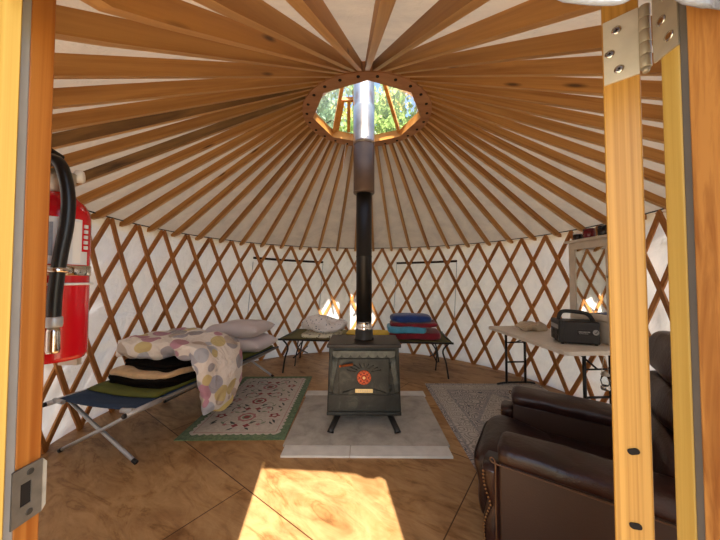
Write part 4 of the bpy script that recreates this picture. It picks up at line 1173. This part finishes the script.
# back with stacked pads
br_ = empty('backrest', (.70, 0, .40)); br_.parent = rcn; br_.rotation_euler = (0, radians(12), 0)
mb = MB(); mb.box((.12, 0, .30), (.12, .54, .70)); mb.build('back_shell', M['leatherpanel'], br_, bevel=.04, segs=4)
for z, h, d in ((.16, .30, .17), (.415, .20, .19), (.625, .235, .22)):
    mb = MB(); superell(mb, (.0, -.03, z), (d, .58, h), None, .62, 36, 18); crumple(mb, .012, 6, z*9); mb.build('back_pad', M['leather'], br_, smooth=True, sub=1)
for x in (.08, .78):
    for y in (-.42, .42):
        mb = MB(); mb.lathe([(.022, 0), (.026, .03)], 12, (x, y, 0)); mb.build('foot', M['black'], rcn)

# ------------------------------------------------------------------ trees seen through the skylight
def tree(loc, h, r, mleaf, label, seed, nl=12000):
    rr = random.Random(seed); t = empty('tree', loc); tag(t, label, 'tree', 'trees beyond the skylight')
    mb = MB(); mb.tube([(0, 0, 0), (.1, .05, h*.3), (-.05, .1, h*.6), (.05, 0, h*.95)], [.26, .2, .13, .03], 10)
    for k in range(12):
        a = rr.uniform(0, 2*pi); z = h*rr.uniform(.35, .85); l_ = r*rr.uniform(.5, .9)
        mb.tube([(0, 0, z), (l_*.5*cos(a), l_*.5*sin(a), z+.25*l_), (l_*cos(a), l_*sin(a), z+.35*l_)], [.08, .05, .015], 6)
    mb.build('trunk', M['bark'], t)
    mb = MB(); cl = [(rr.gauss(0, .5), rr.gauss(0, .5), rr.uniform(-.8, .95)) for _ in range(70)]
    for k in range(nl):
        c = cl[rr.randrange(len(cl))]
        rad = sqrt(max(.12, 1-(c[2]*.85)**2))
        p = Vector((c[0]*r*rad+rr.gauss(0, .28), c[1]*r*rad+rr.gauss(0, .28), h*.66+c[2]*h*.36+rr.gauss(0, .25)))
        e = Euler((rr.uniform(0, pi), rr.uniform(0, pi), rr.uniform(0, pi))).to_matrix(); s_ = rr.uniform(.09, .17)
        mb.add([p+e @ Vector(q) for q in ((-s_, 0, 0), (0, -s_*.5, .01), (s_, 0, 0), (0, s_*.5, .01))], [(0, 1, 2, 3)])
    mb.build('foliage', mleaf, t)
tree((-2.2, 10.5, -.4), 9.6, 2.4, M['leaf3'], 'grey green tree seen through the left half of the skylight', 1)
tree((2.1, 10.5, -.4), 9.4, 2.4, M['leaf1'], 'green tree seen through the right half of the skylight', 2)
tree((.1, 16.0, -.4), 11.5, 3.2, M['leaf2'], 'yellowish tree seen low in the skylight behind the pipe', 3)

# ------------------------------------------------------------------ light, camera
SUN = Vector((-.139, 1.0, -1.02)).normalized()
sl = bpy.data.lights.new('sun', 'SUN'); sl.energy = 6.6; sl.angle = radians(.6); sl.color = (1.0, .93, .82)
so = bpy.data.objects.new('sun', sl); COL.objects.link(so); so.location = (2, -8, 9)
so.rotation_euler = SUN.to_track_quat('-Z', 'Y').to_euler()
w = bpy.data.worlds.new('world'); scn.world = w; w.use_nodes = True
nt = w.node_tree; bg = nt.nodes['Background']
sk = nt.nodes.new('ShaderNodeTexSky'); sk.sky_type = 'NISHITA'; sk.sun_disc = False
sk.sun_elevation = radians(45.6); sk.sun_rotation = radians(180-8); sk.air_density = 1.0; sk.dust_density = 1.5
nt.links.new(sk.outputs[0], bg.inputs[0]); bg.inputs[1].default_value = .17

cam = bpy.data.cameras.new('camera'); co = bpy.data.objects.new('camera', cam); COL.objects.link(co)
co.location = (0, 0, 1.4102); co.rotation_euler = (pi/2+.031, 0, .0094)
cam.sensor_width = 36; cam.lens = 285/720*36; cam.clip_start = .02; cam.clip_end = 200
scn.camera = co
scn.view_settings.view_transform = 'Standard'; scn.view_settings.look = 'None'
scn.view_settings.exposure = 1.55; scn.view_settings.gamma = 1; scn.view_settings.use_curve_mapping = False
scn.cycles.max_bounces = 10; scn.cycles.diffuse_bounces = 6; scn.cycles.transmission_bounces = 6; scn.cycles.transparent_max_bounces = 12
scn.cycles.caustics_reflective = False; scn.cycles.caustics_refractive = False; scn.cycles.sample_clamp_indirect = 6
